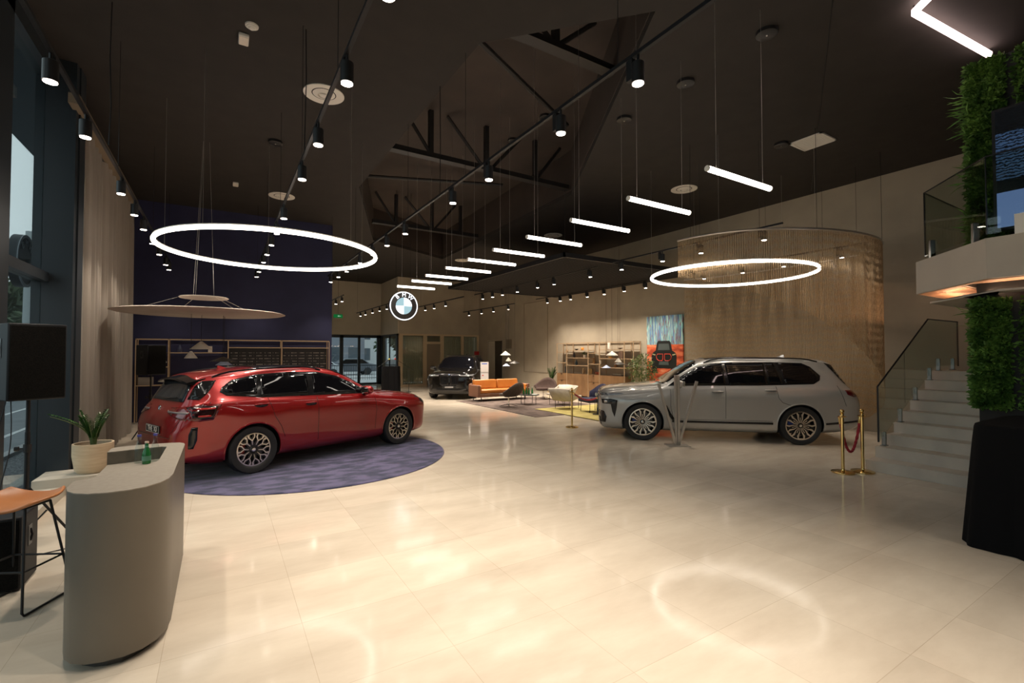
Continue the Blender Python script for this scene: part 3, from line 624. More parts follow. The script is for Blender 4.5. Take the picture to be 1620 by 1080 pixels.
X3 = dict(ends=(2.31, -2.445), R=.366, RR=.258, wheels=(1.432, -1.432), H=1.66,
    W=[(2.31, .55), (2.29, .68), (2.24, .79), (2.12, .87), (1.9, .925), (1.4, .95), (.5, .945), (-.8, .955), (-1.5, .96), (-2.0, .94), (-2.2, .90), (-2.34, .845), (-2.42, .77), (-2.445, .68)],
    zb=[(2.31, .36), (2.28, .28), (2.15, .23), (1.8, .22), (1.0, .23), (-1.0, .23), (-1.9, .27), (-2.3, .33), (-2.445, .42)],
    zt=[(2.31, .84), (2.28, .92), (2.2, .965), (2.0, 1.01), (1.6, 1.055), (1.2, 1.09), (1.0, 1.115), (.88, 1.15), (.6, 1.33), (.35, 1.475), (.1, 1.565), (-.2, 1.615), (-.6, 1.635), (-1.1, 1.625), (-1.6, 1.59), (-2.0, 1.54), (-2.1, 1.505), (-2.16, 1.42), (-2.30, 1.14), (-2.36, 1.05), (-2.41, .95), (-2.44, .85), (-2.445, .78)],
    zs=[(2.31, .74), (2.25, .82), (2.1, .88), (1.8, .93), (1.4, .985), (1.0, 1.03), (.6, 1.07), (0, 1.09), (-.8, 1.12), (-1.6, 1.165), (-1.9, 1.175), (-2.1, 1.13), (-2.25, 1.06), (-2.36, .95), (-2.445, .74)],
    ws=[(2.31, .50), (2.25, .70), (2.1, .79), (1.8, .84), (1.2, .87), (.5, .88), (-1.0, .885), (-1.6, .865), (-2.0, .82), (-2.25, .76), (-2.4, .69), (-2.445, .60)],
    ye=[(2.31, .42), (2.2, .64), (1.9, .72), (1.4, .75), (1.0, .77), (.75, .74), (.45, .69), (.1, .65), (-.3, .635), (-1.2, .62), (-1.8, .585), (-2.1, .56), (-2.25, .62), (-2.38, .62), (-2.445, .5)],
    ze=[(2.31, .80), (2.2, .88), (1.9, .935), (1.5, .99), (1.1, 1.04), (.92, 1.09), (.6, 1.25), (.35, 1.385), (.1, 1.475), (-.2, 1.53), (-.6, 1.55), (-1.1, 1.54), (-1.6, 1.50), (-2.0, 1.445), (-2.1, 1.41), (-2.16, 1.32), (-2.30, 1.09), (-2.38, .97), (-2.445, .76)])
def build_car(name, label, S, paint, loc, rz, kind, style, caliper, glass):
    t = thing(name, label, 'car', loc, rz)
    sk = car_skin(S)
    bvh = BVHTree.FromPolygons([Vector(p) for p in sk.v], sk.f)
    body = sk.build('body', [paint, BLACKP], None, smooth=True, ang=50)
    cut = MB()
    for wx in S['wheels']:
        for sd in (-1, 1): cut.cyl((wx, sd * .62, S['R'] - .005), (wx, sd * 1.3, S['R'] - .005), S['R'] + .05, n=72)
    co = cut.build('cut', BLACKP)
    md = body.modifiers.new('b', 'BOOLEAN'); md.object = co; md.operation = 'DIFFERENCE'; md.solver = 'EXACT'
    try: md.material_mode = 'TRANSFER'
    except Exception: pass
    dg = bpy.context.evaluated_depsgraph_get(); me = bpy.data.meshes.new_from_object(body.evaluated_get(dg))
    body.modifiers.clear(); body.data = me; bpy.data.objects.remove(co); body.parent = t
    me.polygons.foreach_set('use_smooth', [True] * len(me.polygons)); me.set_sharp_from_angle(angle=R(50))
    Rw = S['R']
    def ov(nm, poly, mode, m, off=.004, side=1, parent=t, thick=.004, step=.05, lab=None):
        o = overlay(bvh, poly, mode, off, step, side).build(nm, m, parent, smooth=True, thick=thick, ang=40)
        if lab: o['label'] = lab
        return o
    for sd, sn in ((1, 'l'), (-1, 'r')):
        for wx in S['wheels']: wheel(t, wx, sd * (S['W'][7][1] - .155), Rw, S['RR'], style, sd, caliper)
        for wx in S['wheels']:    # arch lip
            pts = []
            for k in range(33):
                a = PI * (-.06 + 1.12 * k / 32); px = wx + (Rw + .055) * math.cos(a); pz = Rw - .005 + (Rw + .055) * math.sin(a)
                h = bvh.ray_cast(Vector((px, sd * 4, max(pz, .3))), Vector((0, -sd, 0)))
                if h[0]: pts.append((px, h[0].y - sd * .004, pz))
            if kind == 'x7' or True: MB().tube(pts, .014, 8).build('arch_lip', paint, t, smooth=True)
        if kind == 'x7':
            win = [(1.02, 1.165), (.72, 1.375), (.42, 1.555), (.12, 1.635), (-.3, 1.665), (-1.1, 1.672), (-1.68, 1.655), (-1.83, 1.58), (-1.98, 1.40), (-1.95, 1.31), (-1.82, 1.235), (-.8, 1.195), (.3, 1.18)]
            panes = [[(.90, 1.195), (.66, 1.37), (.40, 1.53), (.12, 1.605), (-.10, 1.625), (-.14, 1.20), (.3, 1.20)],
                     [(-.16, 1.63), (-.5, 1.643), (-.93, 1.648), (-.95, 1.215), (-.20, 1.205)], [(-.97, 1.648), (-1.12, 1.648), (-1.24, 1.23), (-.99, 1.218)],
                     [(-1.19, 1.648), (-1.66, 1.63), (-1.80, 1.56), (-1.93, 1.40), (-1.91, 1.325), (-1.79, 1.262), (-1.30, 1.235)]]
            seams = [[(-.12, 1.17), (-.12, .50)], [(.98, 1.10), (.98, .75), (.93, .50)], [(-1.10, 1.18), (-1.13, .95), (-1.20, .86), (-1.42, .78)], [(.93, .47), (-1.02, .47)], [(-2.25, 1.21), (-2.40, .80)]]
            handles = [(.03, 1.055), (-1.0, 1.095)]
            sill = [(.95, .40), (.95, .445), (-1.03, .445), (-1.03, .40)]
        else:
            win = [(.74, 1.085), (.48, 1.27), (.12, 1.435), (-.25, 1.515), (-.8, 1.53), (-1.3, 1.505), (-1.66, 1.435), (-1.83, 1.33), (-1.87, 1.27), (-1.80, 1.215), (-1.3, 1.155), (-.4, 1.125)]
            panes = [[(.64, 1.115), (.45, 1.255), (.12, 1.405), (-.22, 1.485), (-.34, 1.488), (-.42, 1.142), (-.1, 1.135)],
                     [(-.44, 1.492), (-.85, 1.503), (-1.22, 1.487), (-1.32, 1.185), (-.52, 1.15)],
                     [(-1.27, 1.483), (-1.60, 1.425), (-1.78, 1.32), (-1.80, 1.275), (-1.72, 1.24), (-1.37, 1.195)]]
            seams = [[(-.38, 1.10), (-.36, .62), (-.36, .36)], [(.82, 1.05), (.86, .75), (.84, .40)], [(-1.22, 1.14), (-1.14, .86), (-1.02, .68), (-.95, .5)], [(-2.02, 1.14), (-2.18, .95)]]
            handles = [(-.50, .99), (-1.34, 1.035)]; sill = None
        ov('window_trim', win, 'y', PIANO, .003, sd)
        for p in panes: ov('side_window', p, 'y', glass, .007, sd)
        for s_ in seams: ov('panel_gap', strip(s_, .007), 'y', PIANO, .0005, sd, thick=.002)
        for hx, hz in handles:
            y = bvh.ray_cast(Vector((hx, sd * 4, hz)), Vector((0, -sd, 0)))[0].y
            if kind == 'x7':
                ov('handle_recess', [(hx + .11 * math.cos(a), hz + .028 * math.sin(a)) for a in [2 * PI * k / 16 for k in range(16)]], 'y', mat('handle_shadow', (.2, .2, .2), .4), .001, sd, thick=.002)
                m = MB(); m.tube([(hx - .11, y, hz + .008), (hx - .085, y + sd * .028, hz + .012), (hx + .06, y + sd * .032, hz + .012), (hx + .10, y + sd * .022, hz + .008), (hx + .115, y, hz)], [.010, .014, .015, .014, .01], 8).build('door_handle', paint, t, smooth=True)
            else:
                ov('handle_recess', [(hx + .10 * math.cos(a), hz + .026 * math.sin(a)) for a in [2 * PI * k / 16 for k in range(16)]], 'y', PIANO, .001, sd, thick=.002)
                m = MB(); m.tube([(hx - .10, y, hz + .02), (hx - .07, y + sd * .018, hz + .022), (hx + .07, y + sd * .018, hz + .022), (hx + .10, y, hz + .02)], .011, 8).build('door_handle', paint, t, smooth=True)
        if sill: ov('sill_trim', sill, 'y', PIANO, .004, sd)
        # roof rail
        pts = []; xs_ = np.linspace(.25, -2.0, 16) if kind == 'x7' else np.linspace(-.15, -1.9, 16)
        for i, x in enumerate(xs_):
            yy = float(pchip(*zip(*S['ye']), x)) * .97; h = bvh.ray_cast(Vector((x, sd * yy, 4)), Vector((0, 0, -1)))[0]; e = min(i, 15 - i) / 2.0
            pts.append((x, sd * yy, h.z + .045 * min(1, e) ** .6 + .002))
        MB().tube(pts, .014, 8).build('roof_rail', PIANO, t, smooth=True)
        # mirror
        mx, mz, my = (.80, 1.22, .93) if kind == 'x7' else (.58, 1.16, .88)
        o = bpy.data.objects.new('x', None)
        P = []
        for i in range(13):
            a = -PI / 2 + PI * i / 12; P.append([(mx + .075 * math.cos(a) ** .6 * math.cos(b) * (1 if math.cos(b) < 0 else 1.1), sd * (my + .14 + .125 * math.sin(a)), mz + .08 * math.cos(a) ** .5 * math.sin(b)) if math.cos(a) > 1e-6 else (mx, sd * (my + .14 + .125 * math.sin(a)), mz) for b in [2 * PI * k / 16 for k in range(17)]])
        bpy.data.objects.remove(o)
        mo = MB().grid(P).build('wing_mirror', paint, t, smooth=True, ang=0)
        a0 = Vector((mx + .02, sd * (my - .06), mz - .09)); MB().tube([a0, (mx + .01, sd * (my + .06), mz - .075), (mx, sd * (my + .13), mz - .06)], [.03, .026, .03], 8).build('mirror_arm', PIANO, mo, smooth=True)
        MB().box((mx - .078, sd * (my + .14) - .10, mz - .055), (mx - .070, sd * (my + .14) + .10, mz + .055)).build('mirror_glass', CHROME, mo)
    # windscreen and rear screen from above / behind
    if kind == 'x7':
        ws_ = [(1.10, -.78), (1.16, -.5), (1.19, 0), (1.16, .5), (1.10, .78), (.78, .735), (.42, .665), (.36, .4), (.33, 0), (.36, -.4), (.42, -.665), (.78, -.735)]
        roofg = [(.18, -.5), (.18, .5), (-1.0, .5), (-1.0, -.5)]
    else:
        ws_ = [(.90, -.73), (.96, -.45), (.98, 0), (.96, .45), (.90, .73), (.55, .675), (.14, .60), (.10, .3), (.09, 0), (.10, -.3), (.14, -.60), (.55, -.675)]
        roofg = [(-.05, -.45), (-.05, .45), (-1.2, .45), (-1.2, -.45)]
    ov('windscreen', ws_, 'z', glass, .006)
    ov('panoramic_roof', roofg, 'z', CGLASS, .004, step=.1)
    m = MB(); m.tube([(roofg[2][0] - .45, 0, 0), (roofg[2][0] - .5, 0, 0)], .01)
    xa = roofg[2][0] - (.55 if kind == 'x7' else .35); za = bvh.ray_cast(Vector((xa, 0, 4)), Vector((0, 0, -1)))[0].z
    MB().add([(xa + .12, 0, za), (xa - .05, .03, za), (xa - .05, -.03, za), (xa - .04, 0, za + .055)], [(0, 1, 3), (0, 3, 2), (1, 2, 3), (0, 2, 1)]).build('roof_antenna', paint, t)
    RED = mat('tail_lamp_red', (.11, .003, .004), .12, 0, coat=1); LMP = mat('headlamp_lens', (.30, .31, .33), .06, .6); DK = PIANO
    if kind == 'x3':
        ov('rear_screen', [(-.60, 1.14), (.60, 1.14), (.54, 1.34), (.46, 1.43), (-.46, 1.43), (-.54, 1.34)], 'x', mat('rear_glass', (.02, .025, .03), .05), .006, -1)
        for sd in (-1, 1):
            ov('rear_pillar_trim', [(-1.86, 1.435), (-2.04, 1.43), (-2.13, 1.36), (-2.24, 1.18), (-2.13, 1.17), (-2.02, 1.26)], 'y', DK, .005, sd)
            ov('tail_lamp', [(-1.90, 1.10), (-2.10, 1.12), (-2.33, 1.07), (-2.40, 1.03), (-2.38, .93), (-2.18, .88), (-2.02, .89)], 'y', RED, .006, sd)
            a = ov('tail_lamp', [(sd * .34, 1.02), (sd * .55, 1.05), (sd * .80, 1.09), (sd * .84, .90), (sd * .66, .92), (sd * .40, .98)], 'x', RED, .006, -1)
            ov('lamp_bar', strip([(sd * .36, 1.0), (sd * .60, .998), (sd * .82, .995)], .022), 'x', mat('lamp_grey', (.16, .14, .14), .25), .010, -1, parent=a)
            ov('lamp_dark_field', [(-1.95, 1.08), (-2.14, 1.095), (-2.28, 1.07), (-2.26, .93), (-2.16, .905), (-2.03, .91)], 'y', mat('lamp_dark', (.012, .002, .003), .15), .009, sd, parent=a)
            ov('lamp_red_bar', strip([(-1.99, 1.05), (-2.2, 1.045)], .022), 'y', mat('lamp_red_bright', (.35, .01, .01), .2), .013, sd, parent=a); ov('lamp_red_bar', strip([(-2.05, .95), (-2.2, .95)], .022), 'y', mat('lamp_red_bright'), .013, sd, parent=a)
            ov('bumper_vent', [(-2.20, .80), (-2.27, .80), (-2.30, .70), (-2.30, .50), (-2.24, .50), (-2.20, .62)], 'y', DK, .006, sd)
            ov('headlamp', [(2.02, .92), (2.13, .90), (2.24, .83), (2.22, .76), (2.12, .78), (2.02, .86)], 'y', mat('headlamp_dark', (.05, .05, .055), .06, .3), .006, sd)
        ov('diffuser', [(-.72, .28), (.72, .28), (.62, .46), (-.62, .46)], 'x', DK, .008, -1)
        ov('tailgate_gap', strip([(-.78, .93), (-.60, .64), (.60, .64), (.78, .93)], .008), 'x', DK, .001, -1, thick=.002)
        # spoiler
        P = []
        for y in np.linspace(-.56, .56, 15):
            e = 1 - (abs(y) / .56) ** 4 * .35; P.append([(-1.98, y, 1.54 - .07 * (abs(y) / .56) ** 2), (-2.20 - .04 * e, y, 1.475 - .06 * (abs(y) / .56) ** 2), (-2.205 - .04 * e, y, 1.45 - .06 * (abs(y) / .56) ** 2), (-2.04, y, 1.43 - .06 * (abs(y) / .56) ** 2)])
        m = MB().grid(P); n = len(P); m.add(P[0], [(0, 1, 2, 3)]); m.add(P[-1], [(0, 1, 2, 3)]); m.build('spoiler', DK, t, smooth=True)
        MB().tube([(-2.30, .05, 1.17), (-2.31, -.2, 1.185), (-2.30, -.42, 1.20)], .012, 6).build('rear_wiper', BLACKP, t)
        h = bvh.ray_cast(Vector((-6, 0, 1.03)), Vector((1, 0, 0)))[0]
        roundel(t, h + Vector((-.006, 0, 0)), (-1, 0, .12), .042, 'tail_badge')
        h = bvh.ray_cast(Vector((-6, 0, .74)), Vector((1, 0, 0)))[0]
        pl = MB().box((h.x - .018, -.26, .68), (h.x - .004, .26, .79)).build('number_plate', BLACKP, t)
        f_ = MB()
        for a, b_ in (((-.25, .685), (.25, .690)), ((-.25, .78), (.25, .785)), ((-.25, .685), (-.245, .785)), ((.245, .685), (.25, .785))): f_.box((h.x - .0195, a[0], a[1]), (h.x - .0175, b_[0], b_[1]))
        f_.build('plate_border', WHITE, pl)
        q = text_mesh('THE  X3', .10, .001); q.xf(Matrix.Translation((h.x - .0195, 0, .735)) @ Matrix.Rotation(-PI / 2, 4, 'Z') @ Matrix.Rotation(PI / 2, 4, 'X')); q.build('plate_text', WHITE, pl)
    else:
        ov('rear_screen', [(-.68, 1.25), (.68, 1.25), (.60, 1.62), (-.60, 1.62)], 'x', CGLASS, .006, -1)
        for sd in (-1, 1):
            ov('rear_pillar_trim', [(-2.13, 1.66), (-2.24, 1.63), (-2.36, 1.46), (-2.52, 1.22), (-2.44, 1.24), (-2.30, 1.42)], 'y', DK, .005, sd)
            ov('tail_lamp', [(-2.38, 1.12), (-2.62, 1.12), (-2.68, 1.06), (-2.68, .99), (-2.52, .99), (-2.42, 1.03)], 'y', RED, .006, sd)
            ov('bumper_trim', [(-2.02, .455), (-2.02, .415), (-2.64, .48), (-2.64, .52)], 'y', DK, .004, sd)
            hl = ov('headlamp', [(2.44, .985), (2.30, .99), (2.02, 1.0), (1.93, .985), (2.05, .965), (2.28, .945), (2.42, .945)], 'y', LMP, .006, sd)
            ov('lamp_pod', [(2.42, .86), (2.22, .87), (2.08, .85), (2.10, .66), (2.14, .48), (2.19, .60), (2.22, .76), (2.40, .77)], 'y', DK, .006, sd)
            ov('fog_lamp', [(2.36, .84), (2.29, .845), (2.29, .79), (2.36, .785)], 'y', mat('lamp_chrome', (.7, .7, .72), .1, 1), .012, sd)
            ov('fender_vent', [(1.06, .76), (1.13, .76), (1.10, .66), (.93, .42), (.86, .42), (.98, .60)], 'y', DK, .005, sd)
            ov('bumper_corner', [(2.46, .62), (2.36, .60), (2.31, .48), (2.33, .36), (2.45, .36)], 'y', DK, .006, sd)
            ov('headlamp', [(sd * .42, .985), (sd * .80, .965), (sd * .80, .925), (sd * .44, .945)], 'x', LMP, .008, 1)
            g = ov('kidney_grille', [(sd * .03, .92), (sd * .06, .965), (sd * .34, .965), (sd * .38, .90), (sd * .36, .62), (sd * .30, .56), (sd * .08, .56), (sd * .03, .62)], 'x', DK, .008, 1)
            ov('grille_frame', strip([(sd * .03, .92), (sd * .06, .965), (sd * .34, .965), (sd * .38, .90), (sd * .36, .62), (sd * .30, .56), (sd * .08, .56), (sd * .03, .62), (sd * .03, .92)], .014), 'x', mat('dark_chrome', (.12, .12, .13), .15, 1), .014, 1, parent=g)
            bars = MB()
            for k in range(7):
                yk = sd * (.085 + k * .042); hh = bvh.ray_cast(Vector((6, yk, .76)), Vector((-1, 0, 0)))[0]; bars.box((hh.x - .01, yk - .006, .58), (hh.x + .022, yk + .006, .95))
            bars.build('grille_bars', mat('dark_chrome', (.12, .12, .13), .15, 1), g)
        ov('air_intake', [(-.75, .30), (.75, .30), (.70, .46), (-.70, .46)], 'x', DK, .006, 1)
        h = bvh.ray_cast(Vector((6, 0, 1.0)), Vector((-1, 0, 0)))[0]; roundel(t, h + Vector((.006, 0, 0)), (1, 0, .5), .042, 'nose_badge')
        h = bvh.ray_cast(Vector((6, 0, .50)), Vector((-1, 0, 0)))[0]
        pl = MB().box((h.x + .004, -.26, .445), (h.x + .03, .26, .555)).build('number_plate', BLACKP, t)
        MB().box((h.x + .03, -.17, .475), (h.x + .0315, .17, .525)).build('plate_panel', mat('plate_grey', (.35, .35, .36), .4), pl)
    # underside pan so that the wheels sit against a dark floor
    return t
REDP = mat('red_metallic_paint', (.27, .004, .005), .32, .45, coat=1, coatr=.02)
GREYP = mat('silver_grey_paint', (.42, .41, .39), .30, .35, coat=1, coatr=.02)
BLKP = mat('black_metallic_paint', (.004, .0035, .003), .12, 0, spec=.5)
build_car('red_car', 'shiny red SUV seen from its rear side on the round blue rug', X3, REDP, (1.42, 9.68, .018), math.atan2(.385, .923), 'x3', 'y', mat('red_caliper', (.35, .02, .01), .35), CGLASS)
build_car('silver_car', 'large light grey SUV parked sideways beside the hanging chain curtain', X7, GREYP, (9.50, 6.83, 0), math.atan2(.665, -.748), 'x7', 'petal', mat('blue_caliper', (.02, .05, .25), .35), CGLASS)
build_car('black_car', 'large black SUV facing the viewer behind the orange sofa', X7, BLKP, (9.22, 19.35, 0), math.atan2(-.81, -.59), 'x7', 'petal', mat('blue_caliper'), CGLASS)
# ================================================================= OUTSIDE
ASPH = noise_col(mat('wet_asphalt', (.10, .12, .14), .5), (.10, .12, .14), (.16, .18, .20), 1.5)
PAVE = noise_col(mat('pale_paving', (.42, .42, .42), .7), (.36, .36, .37), (.48, .48, .48), .8)
GRAV = noise_col(mat('grey_gravel', (.12, .13, .14), .9), (.04, .045, .05), (.24, .25, .27), 30, 2)
MB().box((-60, -20, -.25), (-3.35, 140, -.12)).build('ground_road', ASPH)['kind'] = 'structure'
MB().box((-3.35, -20, -.25), (XL - .1, 16.5, -.06)).build('ground_gravel', GRAV)['kind'] = 'structure'
MB().box((-3.45, -20, -.2), (-3.3, 140, .0)).build('trim_6', PAVE)['kind'] = 'structure'
MB().box((-3.3, YE + .2, -.22), (60, 140, -.04)).build('ground_paving', PAVE)['kind'] = 'structure'
m = MB()
for x in (-5.9, -4.35, -7.4): m.box((x - .06, 4, -.125), (x + .06, 80, -.115))
tag(m.build('road_marking', mat('road_white', (.75, .77, .78), .6)), 'white painted lines along the road outside the window', 'road marking')
MB().box((-3.2, -6, 5.75), (XL - .1, 17, 6.3)).build('ceiling_canopy_outside', CHAR)['kind'] = 'structure'
bpy.data.objects['ceiling_canopy_outside'].name = 'trim_7'
t = thing('round_outdoor_sign', 'round dark outdoor emblem sign seen edge on through the window', 'sign', (-2.95, 11.3, 3.45))
MB().lathe([(0, -.06), (.45, -.06), (.45, .06), (0, .06)], 48, axis='x').build('disc', CHAR, t, smooth=True)
MB().lathe([(.40, .062), (.45, .062), (.45, .075), (.40, .075)], 48, axis='x').build('rim_band', mat('sign_grey', (.35, .38, .42), .4), t)
for ch, a in (('B', 38), ('M', 0), ('W', -38)):
    q = text_mesh(ch, .17, .003); q.xf(Matrix.Translation((.07, 0, 0)) @ Matrix.Rotation(R(90), 4, 'Z') @ Matrix.Rotation(R(90), 4, 'X') @ Matrix.Rotation(R(a), 4, 'Z') @ Matrix.Translation((0, .31, 0))); q.build('letter_' + ch.lower(), mat('sign_grey'), t)
MB().box((.06, -.03, -.03), (.72, .03, .03)).build('bracket', CHAR, t)
t = thing('utility_pole', 'grey concrete utility pole across the road outside', 'pole', (-8.0, 31.8, -.12))
MB().cyl((0, 0, 0), (0, 0, 7.9), .24, .17, n=14).build('mast', mat('concrete', (.38, .42, .43), .8), t, smooth=True)
MB().box((-.9, -.06, 6.6), (.9, .06, 6.72)).build('cross_arm', CHAR, t)
MB().box((-.28, -.3, 5.6), (.1, .1, 6.2)).build('junction_box', CHAR, t)
for i, (a, b_, lab) in enumerate((((-30, 34, 8.2), (-8, 31.8, 6.7), 'thin power line running left from the utility pole'), ((-8, 31.8, 6.7), (2, 70, 7.5), 'thin power line running away from the utility pole'))):
    tag(MB().cyl(a, b_, .02, n=4).build('power_line', BLACK), lab, 'power line')
def leaves(n, pos, size, seed=1, flat=0, ratio=2.0):
    """n leaf blades, pos(i,r)->(point, outward)"""
    r = np.random.RandomState(seed); m = MB()
    for i in range(n):
        p, o = pos(i, r); o = Vector(o); s = size * r.uniform(.6, 1.4); d = (o + Vector(r.normal(0, .55, 3))).normalized()
        u = d.cross(Vector(r.normal(0, 1, 3))); u = u.normalized() if u.length > 1e-5 else Vector((1, 0, 0)); p = Vector(p); k = d.cross(u) * s * .12
        m.add([p - u * s * .08, p + d * s * .5 - u * s * .5 / ratio + k, p + d * s, p + d * s * .5 + u * s * .5 / ratio + k], [(0, 1, 2, 3)])
    return m
LEAFD = noise_col(mat('dark_tree_leaf', (.05, .08, .04), .7), (.03, .05, .025), (.09, .13, .07), 1.2)
BARK = noise_col(mat('bark', (.10, .07, .05), .9), (.06, .045, .03), (.15, .11, .08), 8)
def tree(x, y, h, r_, lab, seed, m=LEAFD, n=1400, z0=-.1):
    t = thing('tree', lab, 'tree', (x, y, z0), 0, 'trees outside')
    def pos(i, r):
        v = Vector(r.normal(0, 1, 3)).normalized(); k = r.uniform(.35, 1) ** .5; b = 1 + .25 * math.sin(5 * v.x + seed) * math.cos(4 * v.z + v.y * 3)
        return (v.x * r_ * k * b, v.y * r_ * k * b, h * .62 + v.z * h * .38 * k * b), v
    leaves(n, pos, r_ * .22, seed).build('foliage', m, t, normals=False)
    MB().tube([(0, 0, 0), (.1, .05, h * .3), (0, 0, h * .6)], [r_ * .09, r_ * .07, r_ * .04], 8).build('trunk', BARK, t, smooth=True)
tree(-14, 44, 7.0, 3.6, 'dark tree left of the utility pole outside the window', 2)
tree(-17, 62, 8.0, 4.5, 'dark tree farther down the road outside the window', 3)
tree(-11, 74, 6.0, 4.0, 'low dark tree straight behind the utility pole', 8)
tree(15.8, 47, 6.0, 2.4, 'dark tree seen through the corner window of the back', 5)
t = thing('metal_railing', 'dark metal railing standing outside the glass entrance', 'railing', (0, 34, -.04))
m = MB(); m.box((2, -.025, 1.0), (14, .025, 1.06)); m.box((2, -.02, .12), (14, .02, .16)); m.build('rails', CHAR, t)
m = MB(); x = 2.0
while x < 14: m.box((x - .01, -.01, 0), (x + .01, .01, 1.0)); x += .16
tag(m.build('balusters', CHAR, t), None, None, None, 'stuff')
BW = mat('far_building_white', (.55, .56, .56), .8); BG = mat('far_building_grey', (.20, .22, .26), .7); BWIN = mat('far_window', (.05, .07, .09), .15)
for (x, y, w_, h_, mm, lab) in ((7.0, 52, 12.5, 5.2, BG, 'grey building outside beyond the left glass doors'), (14.5, 60, 9, 6.5, BW, 'white building outside beyond the corner window'), (-34, 96, 26, 7, BW, 'long pale building far down the road')):
    t = thing('building', lab, 'building', (x, y, -.05)); MB().box((-w_ / 2, 0, 0), (w_ / 2, 6, h_)).build('walls', mm, t); MB().box((-w_ / 2 - .2, -.2, h_), (w_ / 2 + .2, 6.2, h_ + .25)).build('roof', CHAR, t)
    k = -w_ / 2 + .8
    while k < w_ / 2 - 1.4:
        for zz_ in (1.0, 3.6):
            if zz_ + 1.6 < h_: MB().box((k, -.03, zz_), (k + 1.2, .02, zz_ + 1.5)).build('window', BWIN, t)
        k += 2.0
for (x, y, a, c, lab) in ((6.2, 40, .1, (.45, .47, .50), 'pale parked car outside the middle glass door'), (9.6, 42.5, 0, (.10, .11, .13), 'dark parked car outside the right glass door')):
    t = thing('parked_car', lab, 'car', (x, y, -.04), a)
    prof = [(-2.1, .3), (-2.1, .85), (-1.3, .98), (-.6, 1.42), (.9, 1.42), (1.5, 1.0), (2.1, .88), (2.15, .3)]
    m = MB(); m.prism(prof, -.85, .85); m.xf(Matrix.Rotation(PI / 2, 4, 'X')); m.build('body', mat('far_paint_%d' % int(x), c, .25), t, bevel=.08)
    m = MB(); m.prism([(-1.15, .98), (-.55, 1.36), (.85, 1.36), (1.35, 1.0)], -.87, .87); m.xf(Matrix.Rotation(PI / 2, 4, 'X')); m.build('windows', CGLASS, t)
    for wx in (-1.3, 1.3):
        for wy in (-.8, .8): MB().cyl((wx, wy - .1, .32), (wx, wy + .1, .32), .32, n=20).build('wheel', TIRE, t)
# ================================================================= RUGS
RUGB = noise_col(mat('blue_pile', (.06, .06, .16), .95, sheen=.3), (.010, .012, .052), (.075, .064, .15), 3.2, 8, (1, 2.0, 1), .43, .57, .5, rot=(0, 0, .5), bscale=60)
m = MB().lathe([(0, 0), (2.36, 0), (2.38, .008), (2.36, .018), (0, .018)], 128); tag(m.build('round_rug', RUGB, None, loc=(1.42, 9.22, 0)), 'large round navy blue rug beneath the red car', 'rug')
RUGT = noise_col(mat('taupe_pile', (.13, .09, .075), .95), (.085, .058, .048), (.165, .12, .10), 2.5, 7, (2, 1, 1), .35, .65, .4, bscale=60)
tag(MB().box((7.78, 11.3, 0), (11.4, 16.75, .014)).build('rectangular_rug', RUGT, bevel=.004), 'large taupe brown rug under the orange sofa group', 'rug')
RUGY = noise_col(mat('yellow_pile', (.48, .40, .13), .95), (.42, .34, .10), (.56, .47, .17), 3, 6, (1, 1, 1), .35, .65, .4, bscale=60)
tag(MB().box((8.82, 9.45, .0142), (11.9, 12.85, .028)).build('rectangular_rug', RUGY, bevel=.004), 'yellow rug overlapping the taupe rug near the silver car', 'rug')
# ================================================================= CHAIN CURTAIN around the silver car
RZ = 4.17
rail = [(7.95, 6.40), (7.98, 6.0), (8.14, 5.5), (8.45, 5.05), (8.95, 4.64), (9.6, 4.32), (10.3, 4.15), (11.0, 4.12), (11.65, 4.24), (12.2, 4.50), (12.6, 4.95), (12.82, 5.5), (12.9, 6.2), (12.9, 7.0), (12.85, 8.0), (12.7, 9.0), (12.4, 9.75)]
def spline(P, n):
    P = [Vector((p[0], p[1])) for p in P]; P = [P[0] * 2 - P[1]] + P + [P[-1] * 2 - P[-2]]; out = []
    for i in range(1, len(P) - 2):
        a, b, c, d = P[i - 1:i + 3]
        for k in range(n):
            t = k / n; out.append(.5 * ((2 * b) + (c - a) * t + (2 * a - 5 * b + 4 * c - d) * t * t + (3 * b - a - 3 * c + d) * t ** 3))
    out.append(P[-2]); return out
rp = spline(rail, 12)
sl = [0]
for a, b in zip(rp, rp[1:]): sl.append(sl[-1] + (b - a).length)
TOT = sl[-1]
t = thing('chain_curtain', 'bronze hanging chain curtain curving around the silver car', 'curtain', (0, 0, 0))
MB().tube([(p.x, p.y, RZ) for p in rp], .022, 8).build('curved_rail', STEEL, t, smooth=True)
CHAIN = noise_col(mat('bronze_chain', (.46, .30, .14), .42, .5), (.40, .26, .135), (.60, .42, .235), 60, 2)
def curve_at(s):
    i = min(int(np.searchsorted(sl, s)), len(sl) - 1); i = max(i, 1); k = (s - sl[i - 1]) / (sl[i] - sl[i - 1]); return rp[i - 1].lerp(rp[i], k)
